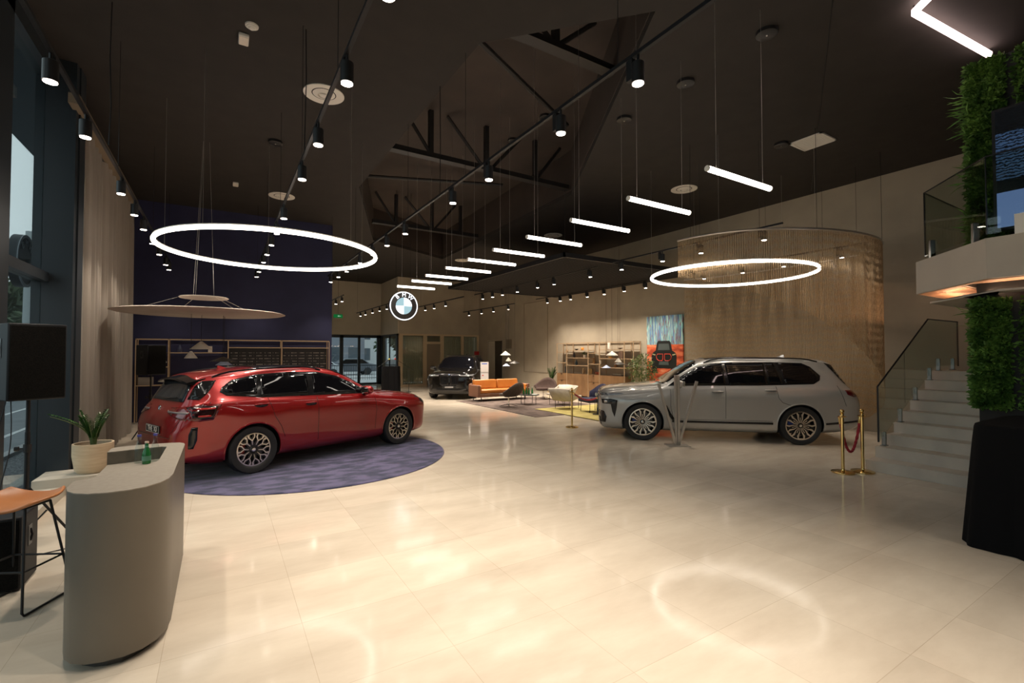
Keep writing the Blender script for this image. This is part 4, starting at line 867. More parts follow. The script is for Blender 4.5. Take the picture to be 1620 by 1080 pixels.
# bottom edge of the curtain: spirals from high on the near arm to the floor on the far arm
hem_s = [0, 1.2, 2.4, 3.6, 4.6, 5.4, 6.3, 7.4, TOT]; hem_z = [3.42, 3.10, 2.62, 1.95, 1.35, .75, .30, .12, .10]
m = MB(); s = .01; vs = []; fs = []; seg = .075; base = 0; kk = 0
while s < TOT:
    p = curve_at(s); zb = float(np.interp(s, hem_s, hem_z)); nseg = max(2, int((RZ - .02 - zb) / seg)); kk += 1; pz = rng.uniform(-.45, .45)
    for j in range(nseg + 1):
        z = RZ - .02 - (RZ - .02 - zb) * (j + (pz if 0 < j < nseg else 0)) / nseg; r_ = .0075 if j % 2 else .003
        for q in range(3): a = 2 * PI * q / 3 + kk; vs.append((p.x + r_ * math.cos(a), p.y + r_ * math.sin(a), z))
    for j in range(nseg):
        for q in range(3): fs.append((base + j * 3 + q, base + j * 3 + (q + 1) % 3, base + (j + 1) * 3 + (q + 1) % 3, base + (j + 1) * 3 + q))
    base += (nseg + 1) * 3; s += .0195
m.v = vs; m.f = fs; m.m = [0] * len(fs)
tag(m.build('chain_strands', CHAIN, t, normals=False), None, None, None, 'stuff')
for s in (.3, 2.6, 4.9, 7.2, TOT - .3):
    p = curve_at(s); MB().cyl((p.x, p.y, RZ), (p.x, p.y, ZC), .004, n=5).build('hanging_wire', BLACK, t)
# ================================================================= STAIRS, LANDING, BALCONY
CLAMP = mat('clamp_steel', (.20, .19, .175), .25, 1)
STEPM = noise_col(mat('step_porcelain', (.46, .42, .37), .4), (.56, .50, .43), (.66, .59, .50), 1.5, 5, (1, 2, 1))
m = MB()
for i in range(9):
    x = 8.78 + .35 * i; z = .17 * (i + 1)
    m.box((x, 2.12, 0 if i == 0 else z - .17), (XR - .002, 3.47 if i < 2 else 3.46, z)); m.box((x - .012, 2.12, z - .02), (x + .01, 3.47, z + .001))
so = m.build('staircase', STEPM); tag(so, 'pale tiled staircase with nine steps rising at the right', 'staircase')
t = thing('glass_balustrade', 'glass balustrade with dark handrail climbing beside the staircase', 'balustrade', (0, 3.42, 0))
gp = [(9.12, .42), (9.12, 1.32), (11.31, 2.50), (12.86, 2.50), (12.86, 1.62), (11.62, 1.62)]
m = MB(); m.prism(gp, -.008, .008); m.xf(Matrix.Rotation(PI / 2, 4, 'X')); m.build('glass_pane', GLASSG, t)
MB().tube([(9.12, 0, .42), (9.12, 0, 1.32), (11.31, 0, 2.505), (12.86, 0, 2.505), (12.86, 0, 1.6)], .013, 6).build('edge_rail', BLACK, t)
MB().cyl((10.2, 0, 1.0), (10.2, 0, 1.9), .004, n=4).build('pane_joint', BLACK, t)
for x, z in ((9.33, .34), (9.98, .68), (10.65, 1.02), (11.33, 1.36), (11.78, 1.53), (12.55, 1.53)):
    m = MB(); m.box((x - .018, -.03, z), (x + .018, .03, z + .23)); m.box((x - .06, -.04, z), (x + .06, .04, z + .014)); m.build('glass_clamp', CLAMP, t, bevel=.004)
SLABM = noise_col(mat('balcony_plaster', (.46, .41, .34), .7), (.44, .39, .33), (.48, .43, .36), 2)
slab = [(8.68, 2.75), (7.54, 1.74), (7.5, .2), (7.92, .2), (7.92, 1.98), (8.0, 2.06), (9.35, 2.07), (9.35, .2), (XR, .2), (XR, 2.75)]
MB().prism(slab, 2.73, 3.2).build('ceiling_balcony', SLABM)['kind'] = 'structure'
low = [(8.85, 2.6), (7.72, 1.60), (7.66, .2), (7.8, .2), (7.80, 1.55), (8.05, 2.13), (9.4, 2.13), (9.4, .3), (XR - .01, .3), (XR - .01, 2.6)]
MB().prism([(8.75, 2.62), (7.66, 1.66), (7.62, .2), (7.92, .2), (7.92, 1.88), (8.08, 2.09), (9.4, 2.10), (9.4, .3), (XR - .01, .3), (XR - .01, 2.62)], 2.585, 2.61).build('trim_8', SLABM)['kind'] = 'structure'
MB().prism([(8.66, 2.72), (7.60, 1.76), (7.55, .2), (7.91, .2), (7.91, 1.97), (8.0, 2.09), (9.37, 2.10), (9.37, .2), (XR - .01, .2), (XR - .01, 2.72)], 2.722, 2.729).build('trim_9', mat('cove_copper', (.50, .29, .17), .6))['kind'] = 'structure'
t = thing('cove_light_strip', 'warm light strip tucked beneath the balcony edge', 'light strip', (0, 0, 0))
m = MB(); m.tube([(12.6, 2.47, 2.62), (8.80, 2.47, 2.62)], .006, 6); m.tube([(8.66, 2.40, 2.62), (7.84, 1.66, 2.62), (7.80, .5, 2.62)], .006, 6); m.build('diffuser', emat('cove_led', (1, .62, .38), 32), t)
MB().tube([(8.70, 2.36, 2.614), (7.87, 1.62, 2.614)], .004, 4).build('profile', STEEL, t)
# balcony glass
t = thing('glass_balustrade', 'glass balustrade standing on the balcony edge at upper right', 'balustrade', (0, 0, 3.2))
def gpane(a, b, name='glass_pane', z0=.06, z1=.98):
    d = Vector((b[0] - a[0], b[1] - a[1])); m = MB(); m.box((0, -.008, z0), (d.length, .008, z1)); m.xf(Matrix.Translation((a[0], a[1], 0)) @ Matrix.Rotation(math.atan2(d.y, d.x), 4, 'Z')); m.build(name, GLASSG, t)
    r_ = MB(); r_.tube([(a[0], a[1], z0), (a[0], a[1], z1), (b[0], b[1], z1)], .010, 6); r_.build('edge_rail', BLACK, t)
gpane((8.62, 2.62), (7.64, 1.75)); gpane((8.62, 2.62), (12.8, 2.62)); gpane((7.64, 1.75), (7.57, .3))
for (x, y) in ((8.48, 2.50), (7.80, 1.89), (9.6, 2.62), (11.4, 2.62)):
    MB().box((x - .025, y - .03, 0), (x + .025, y + .03, .25), rz=R(42)).build('glass_clamp', CLAMP, t, bevel=.004)
# planted column
LEAF = noise_col(mat('moss_leaf', (.06, .16, .02), .6), (.035, .10, .012), (.13, .26, .04), 6, 3)
LEAF2 = noise_col(mat('fern_leaf', (.09, .22, .03), .6), (.06, .16, .02), (.16, .32, .06), 6, 3)
MB().box((8.05, .3, 0), (9.3, 1.95, 5.5)).build('wall_column', mat('column_black', (.012, .012, .012), .8))['kind'] = 'structure'
def panel_leaves(y0, y1, z0, z1, n, seed, size=.06):
    def pos(i, r):
        z = r.uniform(z0, z1); y = r.uniform(y0, y1); k = .10 * (1 - abs((y - (y0 + y1) / 2) / ((y1 - y0) / 2)) ** 3) * (.7 + .5 * math.sin(z * 6 + y * 9)); return (8.045 - r.uniform(0, k), y, z), (-1, r.uniform(-.6, .6), r.uniform(-.5, .3))
    return leaves(n, pos, size, seed)
def side_leaves(x0, x1, z0, z1, n, seed, size=.055):
    def pos(i, r):
        return (r.uniform(x0, x1), 1.955 + r.uniform(0, .05), r.uniform(z0, z1)), (r.uniform(-.6, .2), 1, r.uniform(-.5, .3))
    return leaves(n, pos, size, seed)
t = thing('living_plant_wall', 'leafy green plant panel covering the front edge of the black column', 'plant wall', (0, 0, 0), 0, 'plant panels on the black column')
m = panel_leaves(1.66, 1.97, 1.2, 2.53, 5200, 3); q = panel_leaves(1.66, 1.97, 3.22, 5.5, 8200, 4); s_ = side_leaves(7.98, 9.2, 1.2, 2.53, 5200, 6); s2 = side_leaves(7.98, 9.2, 3.22, 5.5, 8200, 7)
for o_ in (q, s_, s2): m.add(o_.v, o_.f)
m.build('leaves', LEAF, t, normals=False)['kind'] = 'stuff'
def pos(i, r): z = r.choice([3.6, 4.1, 4.7, 4.85, 5.0, 2.3]) + r.normal(0, .08); return (8.03 - r.uniform(0, .06), 1.95 + r.uniform(0, .06), z), (-.5, .9, .15)
leaves(90, pos, .17, 9, ratio=11).build('fern_fronds', LEAF2, t, normals=False)['kind'] = 'stuff'
t = thing('living_plant_wall', 'leafy green plant panel right of the dark seam on the column', 'plant wall', (0, 0, 0), 0, 'plant panels on the black column')
m = panel_leaves(.5, 1.58, 1.2, 2.52, 5000, 13); q = panel_leaves(.5, 1.58, 3.22, 5.5, 8000, 14); m.add(q.v, q.f); m.build('leaves', LEAF, t, normals=False)['kind'] = 'stuff'
# framed panel before the column upstairs; reflective patch drawn as glowing bands
REFL_PANEL = mat('painted_reflection', (.01, .012, .015), .15); N, L, b = nodes(REFL_PANEL)
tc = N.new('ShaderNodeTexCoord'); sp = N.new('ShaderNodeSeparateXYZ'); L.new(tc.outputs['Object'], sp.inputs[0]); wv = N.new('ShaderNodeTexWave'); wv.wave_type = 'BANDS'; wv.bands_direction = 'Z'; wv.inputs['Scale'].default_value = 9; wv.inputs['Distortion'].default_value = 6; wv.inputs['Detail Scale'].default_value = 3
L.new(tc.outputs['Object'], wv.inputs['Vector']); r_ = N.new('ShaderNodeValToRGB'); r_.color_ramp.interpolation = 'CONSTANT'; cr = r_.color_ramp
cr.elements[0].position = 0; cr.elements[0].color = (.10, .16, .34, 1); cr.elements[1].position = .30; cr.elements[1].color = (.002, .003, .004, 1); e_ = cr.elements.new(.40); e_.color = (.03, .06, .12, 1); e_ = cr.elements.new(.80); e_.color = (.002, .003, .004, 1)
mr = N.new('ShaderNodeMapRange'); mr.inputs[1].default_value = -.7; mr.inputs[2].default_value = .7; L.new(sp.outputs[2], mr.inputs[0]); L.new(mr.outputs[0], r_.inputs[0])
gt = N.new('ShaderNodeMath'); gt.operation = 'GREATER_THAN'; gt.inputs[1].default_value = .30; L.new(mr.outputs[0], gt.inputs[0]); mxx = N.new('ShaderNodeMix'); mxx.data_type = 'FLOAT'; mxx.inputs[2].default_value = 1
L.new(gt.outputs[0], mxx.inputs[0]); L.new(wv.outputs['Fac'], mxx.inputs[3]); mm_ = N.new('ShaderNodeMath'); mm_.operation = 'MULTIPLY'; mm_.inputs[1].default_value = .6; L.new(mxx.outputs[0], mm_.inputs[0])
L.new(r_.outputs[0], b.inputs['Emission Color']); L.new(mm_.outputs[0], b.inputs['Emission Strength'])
t = thing('reflection_panel', 'dark framed panel with bluish painted reflection before the plant column', 'screen', (7.80, 1.36, 4.03))
MB().box((-.02, -.5, -.72), (.03, .36, .72)).build('frame', BLACK, t); MB().box((-.024, -.47, -.69), (-.019, .33, .69)).build('picture', REFL_PANEL, t); MB().box((.03, -.1, -.1), (.21, .1, .1)).build('bracket', BLACK, t)  # picture part carries the reflection as emissive colour
tag(MB().box((7.52, 1.35, 3.2), (7.56, 1.50, 3.42)).build('white_box', WHITE), 'small white box standing on the balcony edge', 'box')
# black cloth covered pedestal
def cloth_box(name, lab, cat, cx, cy, hx, hy, h, rz=0, flare=.05, folds=17, seed=3, group=None):
    r = np.random.RandomState(seed); n = 240; P = []; ph = r.uniform(0, 6.28, 4)
    for i in range(n):
        a = 2 * PI * i / n; c, s = math.cos(a), math.sin(a); k = (abs(c) ** 7 + abs(s) ** 7) ** (-1 / 7); x, y = c * k, s * k
        f = (.55 * math.sin(a * folds + ph[0]) + .3 * math.sin(a * (folds * 2 + 1) + ph[1]) + .3 * math.sin(a * 5 + ph[2]))
        col = [(x * hx * .93, y * hy * .93, h), (x * hx * .99, y * hy * .99, h - .006), (x * hx, y * hy, h - .03)]
        for zz_ in (.85, .7, .5, .3, .12, .0):
            e = (1 - zz_); o = flare * e + .028 * f * e ** .7; col.append((x * (hx + o), y * (hy + o), max(.002, h * zz_)))
        P.append(col)
    m = MB(); m.grid(P, close_u=True); m.add([p[0] for p in P], [tuple(range(n))])
    o = m.build(name, mat('black_cloth', (.004, .004, .005), .9, spec=.15), None, smooth=True, ang=60, loc=(cx, cy, 0)); o.rotation_euler = (0, 0, rz); tag(o, lab, cat, group); return o
cloth_box('draped_table', 'tall pedestal fully draped in black cloth at right edge', 'draped table', 6.98, .92, .72, .70, 1.17, flare=.09)
# ================================================================= ROPE BARRIERS
def stanchion(x, y, lab):
    t = thing('rope_stanchion', lab, 'stanchion', (x, y, 0), 0, 'brass rope stanchions')
    MB().lathe([(0, 0), (.155, 0), (.16, .006), (.16, .02), (.13, .03), (.03, .042), (.026, .06)], 40).build('base', BRASS, t, smooth=True)
    MB().lathe([(.024, .04), (.024, .86), (.036, .865), (.036, .885), (.024, .89), (.024, .915), (.034, .92), (.02, .93)], 24).build('post', BRASS, t, smooth=True)
    MB().lathe([(.018, .925)] + [(.033 * math.cos(a), .957 + .033 * math.sin(a)) for a in np.linspace(-1.1, PI / 2, 10)], 24).build('finial', BRASS, t, smooth=True)
    m = MB(); m.tube([(.055 * math.cos(a), .055 * math.sin(a), .875) for a in np.linspace(0, 2 * PI, 24)[:-1]], .006, 6, closed=True); m.build('hook_ring', BRASS, t)
def rope(a, b, sag, lab):
    a = Vector(a); b = Vector(b); pts = []; rad = []
    for i in range(61):
        k = i / 60; p = a.lerp(b, k); p.z -= sag * 4 * k * (1 - k); pts.append(p); rad.append(.019 + .003 * math.sin(i * 1.7))
    t = thing('barrier_rope', lab, 'rope', (0, 0, 0), 0, 'red barrier ropes')
    MB().tube(pts, rad, 10).build('rope', noise_col(mat('red_rope', (.35, .015, .03), .7), (.25, .01, .02), (.5, .03, .05), 40), t, smooth=True)
    MB().cyl(pts[0], pts[3], .023, n=12).build('end_cap', BRASS, t); MB().cyl(pts[-4], pts[-1], .023, n=12).build('end_cap', BRASS, t)
stanchion(8.28, 3.58, 'brass rope stanchion nearest the silver car rear'); stanchion(8.60, 3.44, 'brass rope stanchion touching the lowest step of the stairs'); stanchion(7.51, 9.3, 'brass rope stanchion ahead of the silver car nose')
rope((8.31, 3.63, .86), (8.65, 3.48, .86), .55, 'red rope drooping between the two stanchions by the stairs')
rope((7.56, 9.33, .87), (8.95, 9.98, .62), .12, 'red rope running from the lone stanchion past the silver car nose')
# three bar steel stand
t = thing('three_bar_stand', 'brushed steel stand with three splayed bars before the silver car', 'stand', (7.86, 6.38, 0), R(-31))
MB().box((-.22, -.16, 0), (.22, .16, .008)).build('base_plate', STEEL, t)
m = MB(); m.box((-.045, -.03, .008), (-.01, .03, 1.42)); m.box((.0, -.03, .008), (.05, .03, 1.42)); m.build('upright_bar', STEEL, t)
for s, h in ((-1, 1.28), (1, 1.33)):
    m = MB(); m.box((-.022, -.03, 0), (.022, .03, h)); m.xf(Matrix.Translation((s * .03, .0, .02)) @ Matrix.Rotation(s * R(15.5 if s < 0 else 16.5), 4, 'Y')); m.build('slanted_bar', STEEL, t)
# ================================================================= ARTWORK
t = thing('canvas_painting', 'tall painting of a dark car on red and turquoise', 'painting', (XR - .045, 11.18, 2.02))
ART = mat('painted_canvas', (.5, .5, .5), .6); N, L, b = nodes(ART)
tc = N.new('ShaderNodeTexCoord'); mp = N.new('ShaderNodeMapping'); mp.inputs['Scale'].default_value = (1, 9, .7); L.new(tc.outputs['Object'], mp.inputs[0]); n1 = N.new('ShaderNodeTexNoise'); n1.inputs['Scale'].default_value = 1.6; n1.inputs['Detail'].default_value = 8; L.new(mp.outputs[0], n1.inputs['Vector'])
r1 = N.new('ShaderNodeValToRGB'); cr = r1.color_ramp; cr.elements[0].position = .30; cr.elements[0].color = (.03, .04, .14, 1); cr.elements[1].position = .72; cr.elements[1].color = (.20, .62, .64, 1)
for p_, c_ in ((.42, (.16, .36, .60, 1)), (.48, (.22, .07, .06, 1)), (.53, (.18, .55, .58, 1)), (.60, (.55, .65, .60, 1)), (.65, (.05, .10, .28, 1))): e_ = cr.elements.new(p_); e_.color = c_
L.new(n1.outputs['Fac'], r1.inputs[0]); mp2 = N.new('ShaderNodeMapping'); mp2.inputs['Scale'].default_value = (1, 1, 3); L.new(tc.outputs['Object'], mp2.inputs[0]); n2 = N.new('ShaderNodeTexNoise'); n2.inputs['Scale'].default_value = 2.4; n2.inputs['Detail'].default_value = 8; L.new(mp2.outputs[0], n2.inputs['Vector'])
r2 = N.new('ShaderNodeValToRGB'); cr = r2.color_ramp; cr.elements[0].position = .3; cr.elements[0].color = (.22, .02, .015, 1); cr.elements[1].position = .7; cr.elements[1].color = (.80, .32, .16, 1); e_ = cr.elements.new(.5); e_.color = (.70, .12, .04, 1); L.new(n2.outputs['Fac'], r2.inputs[0])
sp = N.new('ShaderNodeSeparateXYZ'); L.new(tc.outputs['Object'], sp.inputs[0]); gt = N.new('ShaderNodeMath'); gt.operation = 'GREATER_THAN'; gt.inputs[1].default_value = .14; L.new(sp.outputs[2], gt.inputs[0])
mxx = N.new('ShaderNodeMix'); mxx.data_type = 'RGBA'; L.new(gt.outputs[0], mxx.inputs[0]); L.new(r2.outputs[0], mxx.inputs[6]); L.new(r1.outputs[0], mxx.inputs[7]); L.new(mxx.outputs[2], b.inputs['Base Color'])
MB().box((-.02, -.78, -1.15), (.03, .78, 1.15)).build('canvas', ART, t)
PD = mat('paint_black', (.012, .014, .014), .5); PG = mat('paint_grey', (.08, .10, .10), .5); PR = mat('paint_red_line', (.75, .08, .05), .5)
def paint(poly, mm, x=-.023, name='painted_shape', y0=.02, z0=-.27):
    m = MB(); m.add([(x, -p[0] + y0, p[1] + z0) for p in poly], [tuple(range(len(poly)))]); m.add([(x + .003, -p[0] + y0, p[1] + z0) for p in poly], [tuple(range(len(poly)))[::-1]]); return m.build(name, mm, pc if name != 'painted_car' else t)
pc = None
pc = paint([(-.52, -.55), (-.55, .0), (-.50, .12), (-.36, .20), (-.30, .48), (-.24, .54), (.24, .54), (.30, .48), (.36, .20), (.50, .12), (.55, 0), (.52, -.55), (.32, -.57), (.30, -.42), (-.30, -.42), (-.32, -.57)], PD, name='painted_car')
paint([(-.26, .22), (-.22, .44), (.22, .44), (.26, .22)], PG, -.026, 'painted_windscreen'); paint([(-.22, -.30), (-.20, -.18), (.20, -.18), (.22, -.30)], PG, -.026, 'painted_bumper')
for s in (-1, 1):
    q = [(s * .04, .08), (s * .27, .08), (s * .33, .0), (s * .30, -.10), (s * .22, -.15), (s * .07, -.15), (s * .04, -.10)]
    MB().tube([(-.028, -p[0] + .02, p[1] - .27) for p in q], .012, 5, closed=True).build('painted_grille_line', PR, pc)
    paint([(s * .36, .06), (s * .50, .09), (s * .50, .06), (s * .38, .03)], mat('paint_lamp', (.6, .55, .3), .5), -.026, 'painted_lamp')
# ================================================================= SHELVING
def shelf_unit(name, lab, origin, axis, verts, planks, top, depth, m, rz):
    """frame shelving in the local xz plane, depth along -y"""
    t = thing(name, lab, 'shelving', origin, rz); f = MB(); w = .013
    x0, x1 = verts[0][0], verts[-1][0]
    for x, z0 in verts:
        for y in (0, -depth): f.box((x - w, y - w, z0), (x + w, y + w, top))
        f.box((x - w, -depth, top - 2 * w), (x + w, 0, top))
    for y in (0, -depth): f.box((x0 - w, y - w, top - 2 * w), (x1 + w, y + w, top))
    f.build('frame', m, t)
    for a, b, z in planks: MB().box((a, -depth, z - .02), (b, 0, z + .005)).build('shelf_board', m, t)
    return t
WOODC = noise_col(mat('cabinet_oak', (.34, .20, .10), .5), (.20, .105, .045), (.31, .175, .08), 3, 6, (1, 14, .6))
# right wall unit: local x runs from far (y=16.9) to near
OX = 12.8; U = lambda y: 16.9 - y
vx = [(0, .02), (U(16.2), .02), (U(14.8), .02), (U(14.12), .02), (U(12.76), .02), (U(12.3), .02)]
pl = [(0, U(16.2), 1.9), (0, U(16.2), 1.45), (U(16.2), U(14.8), 1.98), (U(16.2), U(14.8), 1.66), (U(16.2), U(14.8), 1.34), (U(14.8), U(14.12), 1.86), (U(14.8), U(14.12), 1.42), (U(14.12), U(12.76), 2.0), (U(14.12), U(12.76), 1.65), (U(14.12), U(12.76), 1.30), (U(12.76), U(12.3), 2.0), (U(12.76), U(12.3), 1.65), (U(12.76), U(12.3), 1.30)]
t = shelf_unit('shelving_unit', 'open oak framed shelving with ornaments along the right wall', (OX, 16.9, 0), 'y', vx, pl, 2.30, -.36, OAKF, -PI / 2)
# cabinets inside the frame
for a, b, kind in ((0, U(16.2), 2), (U(16.2), U(14.8), 1), (U(14.8), U(14.12), 2), (U(14.12), U(12.76), 1)):
    c = MB().box((a + .02, .01, .08), (b - .02, .35, .98)).build('cabinet_box', WOODC, t)
    if kind == 1: MB().box((a + .025, -.012, .09), (b - .025, .01, .97)).build('cabinet_door', WOODC, c)
    else:
        for k in range(3):
            z0 = .09 + k * .30; MB().box((a + .025, -.012, z0), (b - .025, .01, z0 + .285)).build('drawer_front', WOODC, c); MB().prism([((a + b) / 2 - .05, -.013), ((a + b) / 2 + .05, -.013), ((a + b) / 2 + .03, -.03), ((a + b) / 2 - .03, -.03)], z0 + .25, z0 + .275).build('drawer_pull', BLACK, c)
def vase(y, z, prof, col, name, lab, cat, x=12.97, rough=.4):
    o = MB().lathe(prof, 24).build(name, mat('ceramic_%02d%02d%02d' % tuple(int(c * 99) for c in col), col, rough), None, smooth=True, loc=(x, y, z)); tag(o, lab, cat, 'ornaments on the oak shelving'); return o
V1 = [(0, 0), (.04, 0), (.055, .05), (.05, .12), (.025, .17), (.022, .22), (.03, .23), (.02, .23), (.015, .16), (0, .02)]
V2 = [(0, 0), (.05, 0), (.06, .03), (.06, .09), (.05, .11), (.042, .11), (.042, .02), (0, .02)]
V3 = [(0, 0), (.055, 0), (.055, .25), (.045, .27), (.04, .27), (.04, .02), (0, .02)]
V4 = [(0, 0), (.03, 0), (.10, .05), (.105, .06), (.095, .06), (.03, .012), (0, .012)]
sh = .006
vase(15.35, 1.98 + sh, V2, (.75, .30, .05), 'small_jar', 'small orange jar on the top board of the shelving', 'jar'); vase(15.75, 1.98 + sh, V4, (.05, .05, .05), 'bowl', 'black bowl left of the orange jar on the shelving', 'bowl')
vase(15.9, 1.66 + sh, V1, (.04, .04, .05), 'vase', 'slim black vase left of the white flowerpot on the shelving', 'vase'); vase(15.75, 1.34 + sh, V1, (.03, .06, .09), 'bottle_vase', 'dark teal bottle vase on the lower left shelf board', 'vase')
vase(16.4, 1.9 + sh, V2, (.45, .32, .20), 'small_jar', 'tan jar on the leftmost column of the shelving', 'jar'); vase(16.4, 1.45 + sh, V3, (.55, .50, .42), 'cylinder_vase', 'tall cream cylinder on the leftmost shelving column', 'vase'); vase(16.45, 1.0, V3, (.04, .04, .04), 'cylinder_vase', 'black cylinder standing on the leftmost cabinet', 'vase')
vase(13.75, 2.0 + sh, V3, (.72, .68, .60), 'cylinder_vase', 'tall white cylinder vase on the upper right shelf board', 'vase'); vase(13.15, 2.0 + sh, V4, (.22, .18, .15), 'bowl', 'brown bowl right of the white cylinder vase', 'bowl')
vase(13.65, 1.65 + sh, V4, (.60, .32, .05), 'bowl', 'amber glass bowl on the middle right shelf board', 'bowl'); vase(13.4, 1.30 + sh, V1, (.30, .15, .06), 'vase', 'small brown vase on the lower right shelf board', 'vase')
vase(14.25, 1.42 + sh, V1, (.70, .66, .58), 'vase', 'white tiered vase in the narrow middle column', 'vase'); vase(14.65, 1.42 + sh, V1, (.35, .20, .08), 'vase', 'small bronze figure vase left in the narrow middle column', 'vase')
vase(15.3, 1.0, V1, (.45, .30, .15), 'vase', 'tan vase standing on the wide left cabinet', 'vase'); vase(14.35, 1.0, V2, (.35, .08, .04), 'small_jar', 'red brown jar standing on the middle drawer cabinet', 'jar'); vase(14.5, 1.0, V2, (.30, .10, .05), 'small_jar', 'brown jar beside the red brown jar on the drawer cabinet', 'jar')
tag(MB().box((12.95, 14.75, 1.0), (12.98, 15.0, 1.22)).build('small_picture', mat('frame_tan', (.40, .26, .10), .5)), 'small tan framed picture leaning above the cabinet', 'picture')
tag(MB().box((12.95, 13.0, 1.65 + sh), (12.98, 13.2, 1.95)).build('small_picture', mat('print_pink', (.50, .38, .34), .5)), 'pinkish framed print on the middle right shelf board', 'picture')
for k, (lab, col) in enumerate((('dark grey book lowest of the stack on the right cabinet', (.10, .10, .11)), ('pale book on top of the stack on the right cabinet', (.45, .42, .38)))):
    o = MB().box((12.88, 13.0 + k * .02, 1.0 + k * .03), (13.1, 13.5 - k * .03, 1.03 + k * .03)).build('book', mat('book_%d' % k, col, .6)); tag(o, lab, 'book', 'books on the right cabinet')
def plant_pot(name, lab, cat, x, y, z, pr, ph, potm, fn, leafm, stems=None):
    t = thing(name, lab, cat, (x, y, z))
    MB().lathe([(0, 0), (pr * .72, 0), (pr * .86, .03 * ph / .3), (pr, ph * .6), (pr, ph), (pr * .9, ph), (pr * .9, ph * .85), (0, ph * .85)], 40).build('pot', potm, t, smooth=True)
    MB().lathe([(0, ph * .88), (pr * .9, ph * .86)], 24).build('soil', mat('soil', (.03, .02, .014), .95), t)
    fn.build('leaves', leafm, t, normals=False)
    if stems: stems.build('stems', mat('stem_green', (.10, .14, .04), .6), t, smooth=True)
    return t
FIC = noise_col(mat('ficus_leaf', (.10, .15, .04), .5), (.06, .10, .03), (.20, .26, .08), 8, 2)
def bush(cx, cz, r_, h_, n, size, seed, ratio=2.2):
    def pos(i, r): v = Vector(r.normal(0, 1, 3)).normalized(); k = r.uniform(.2, 1) ** .5; return (v.x * r_ * k, v.y * r_ * k, cz + v.z * h_ * k), (v.x, v.y, v.z * .4 - .3)
    return leaves(n, pos, size, seed, ratio=ratio)
POTC = noise_col(mat('cream_terracotta', (.62, .48, .32), .75), (.58, .44, .29), (.68, .54, .37), 4, 4, (1, 1, 8))
st = MB(); st.tube([(0, 0, .3), (.03, .02, .8), (.0, 0, 1.3)], .018, 6); st.tube([(.03, .02, .7), (.15, -.1, 1.2)], .012, 6); st.tube([(.03, .02, .8), (-.15, .1, 1.3)], .012, 6)
plant_pot('potted_ficus', 'bushy green potted ficus at the right end of the shelving', 'potted plant', 12.6, 11.72, 0, .24, .42, POTC, bush(0, 1.28, .46, .55, 620, .10, 21), FIC, st)
def zz(nst, h, seed, size, spread=.5, big=None):
    r = np.random.RandomState(seed); L_ = MB(); S_ = MB()
    for i in range(nst):
        a = r.uniform(0, 2 * PI); sp_ = r.uniform(.1, spread); hh = h * r.uniform(.6, 1)
        if big and i == 0: a, sp_, hh = big
        pts = [Vector((math.cos(a) * (.02 + sp_ * (k / 9) ** 1.6), math.sin(a) * (.02 + sp_ * (k / 9) ** 1.6), hh * (k / 9) ** (.85 if sp_ < .4 else .6))) for k in range(10)]; S_.tube(pts, np.linspace(.012, .004, 10), 6)
        for k in range(2, 10):
            for j in (0, .5):
                p = pts[k] if j == 0 or k == 9 else pts[k].lerp(pts[k + 1], .5); d = (pts[k] - pts[k - 1]).normalized()
                for s in (-1, 1):
                    sd = d.cross(Vector((math.cos(a), math.sin(a), .3))).normalized() * s; o = (sd + d * .45 + Vector((0, 0, .15))).normalized(); w = o.cross(Vector((0, 0, 1))).normalized() * size * .27
                    L_.add([p, p + o * size * .5 - w + Vector((0, 0, .006)), p + o * size, p + o * size * .5 + w + Vector((0, 0, .006))], [(0, 1, 2, 3)])
    return L_, S_
ZLEAF = noise_col(mat('glossy_dark_leaf', (.03, .10, .02), .3), (.015, .06, .012), (.07, .19, .035), 10, 2)
l_, s_ = zz(17, .50, 4, .062, .13, (math.atan2(-.25, -.97), .42, .46)); l_.xf(Matrix.Translation((0, 0, .36))); s_.xf(Matrix.Translation((0, 0, .34)))
MB().box((-2.05, 8.4, 0), (-1.2, 8.99, .22)).build('trim_10', STONE)['kind'] = 'structure'
plant_pot('potted_plant', 'glossy leaved plant in a large cream pot by the curtain', 'potted plant', -1.5, 8.68, .22, .225, .40, POTC, l_, ZLEAF, s_)
l_, s_ = zz(9, .75, 6, .10, .22); l_.xf(Matrix.Translation((0, 0, .5))); s_.xf(Matrix.Translation((0, 0, .48)))
plant_pot('potted_plant', 'dark leafy plant in a tan planter left of the shelving', 'potted plant', 12.75, 17.25, 0, .2, .55, mat('tan_planter', (.50, .36, .18), .7), l_, ZLEAF, s_)
o = plant_pot('small_potted_plant', 'small plant in a white flowerpot on the shelving', 'potted plant', 12.97, 15.2, 1.66 + sh, .07, .12, mat('white_pot', (.7, .66, .6), .4), bush(0, .19, .08, .06, 90, .05, 5), ZLEAF)
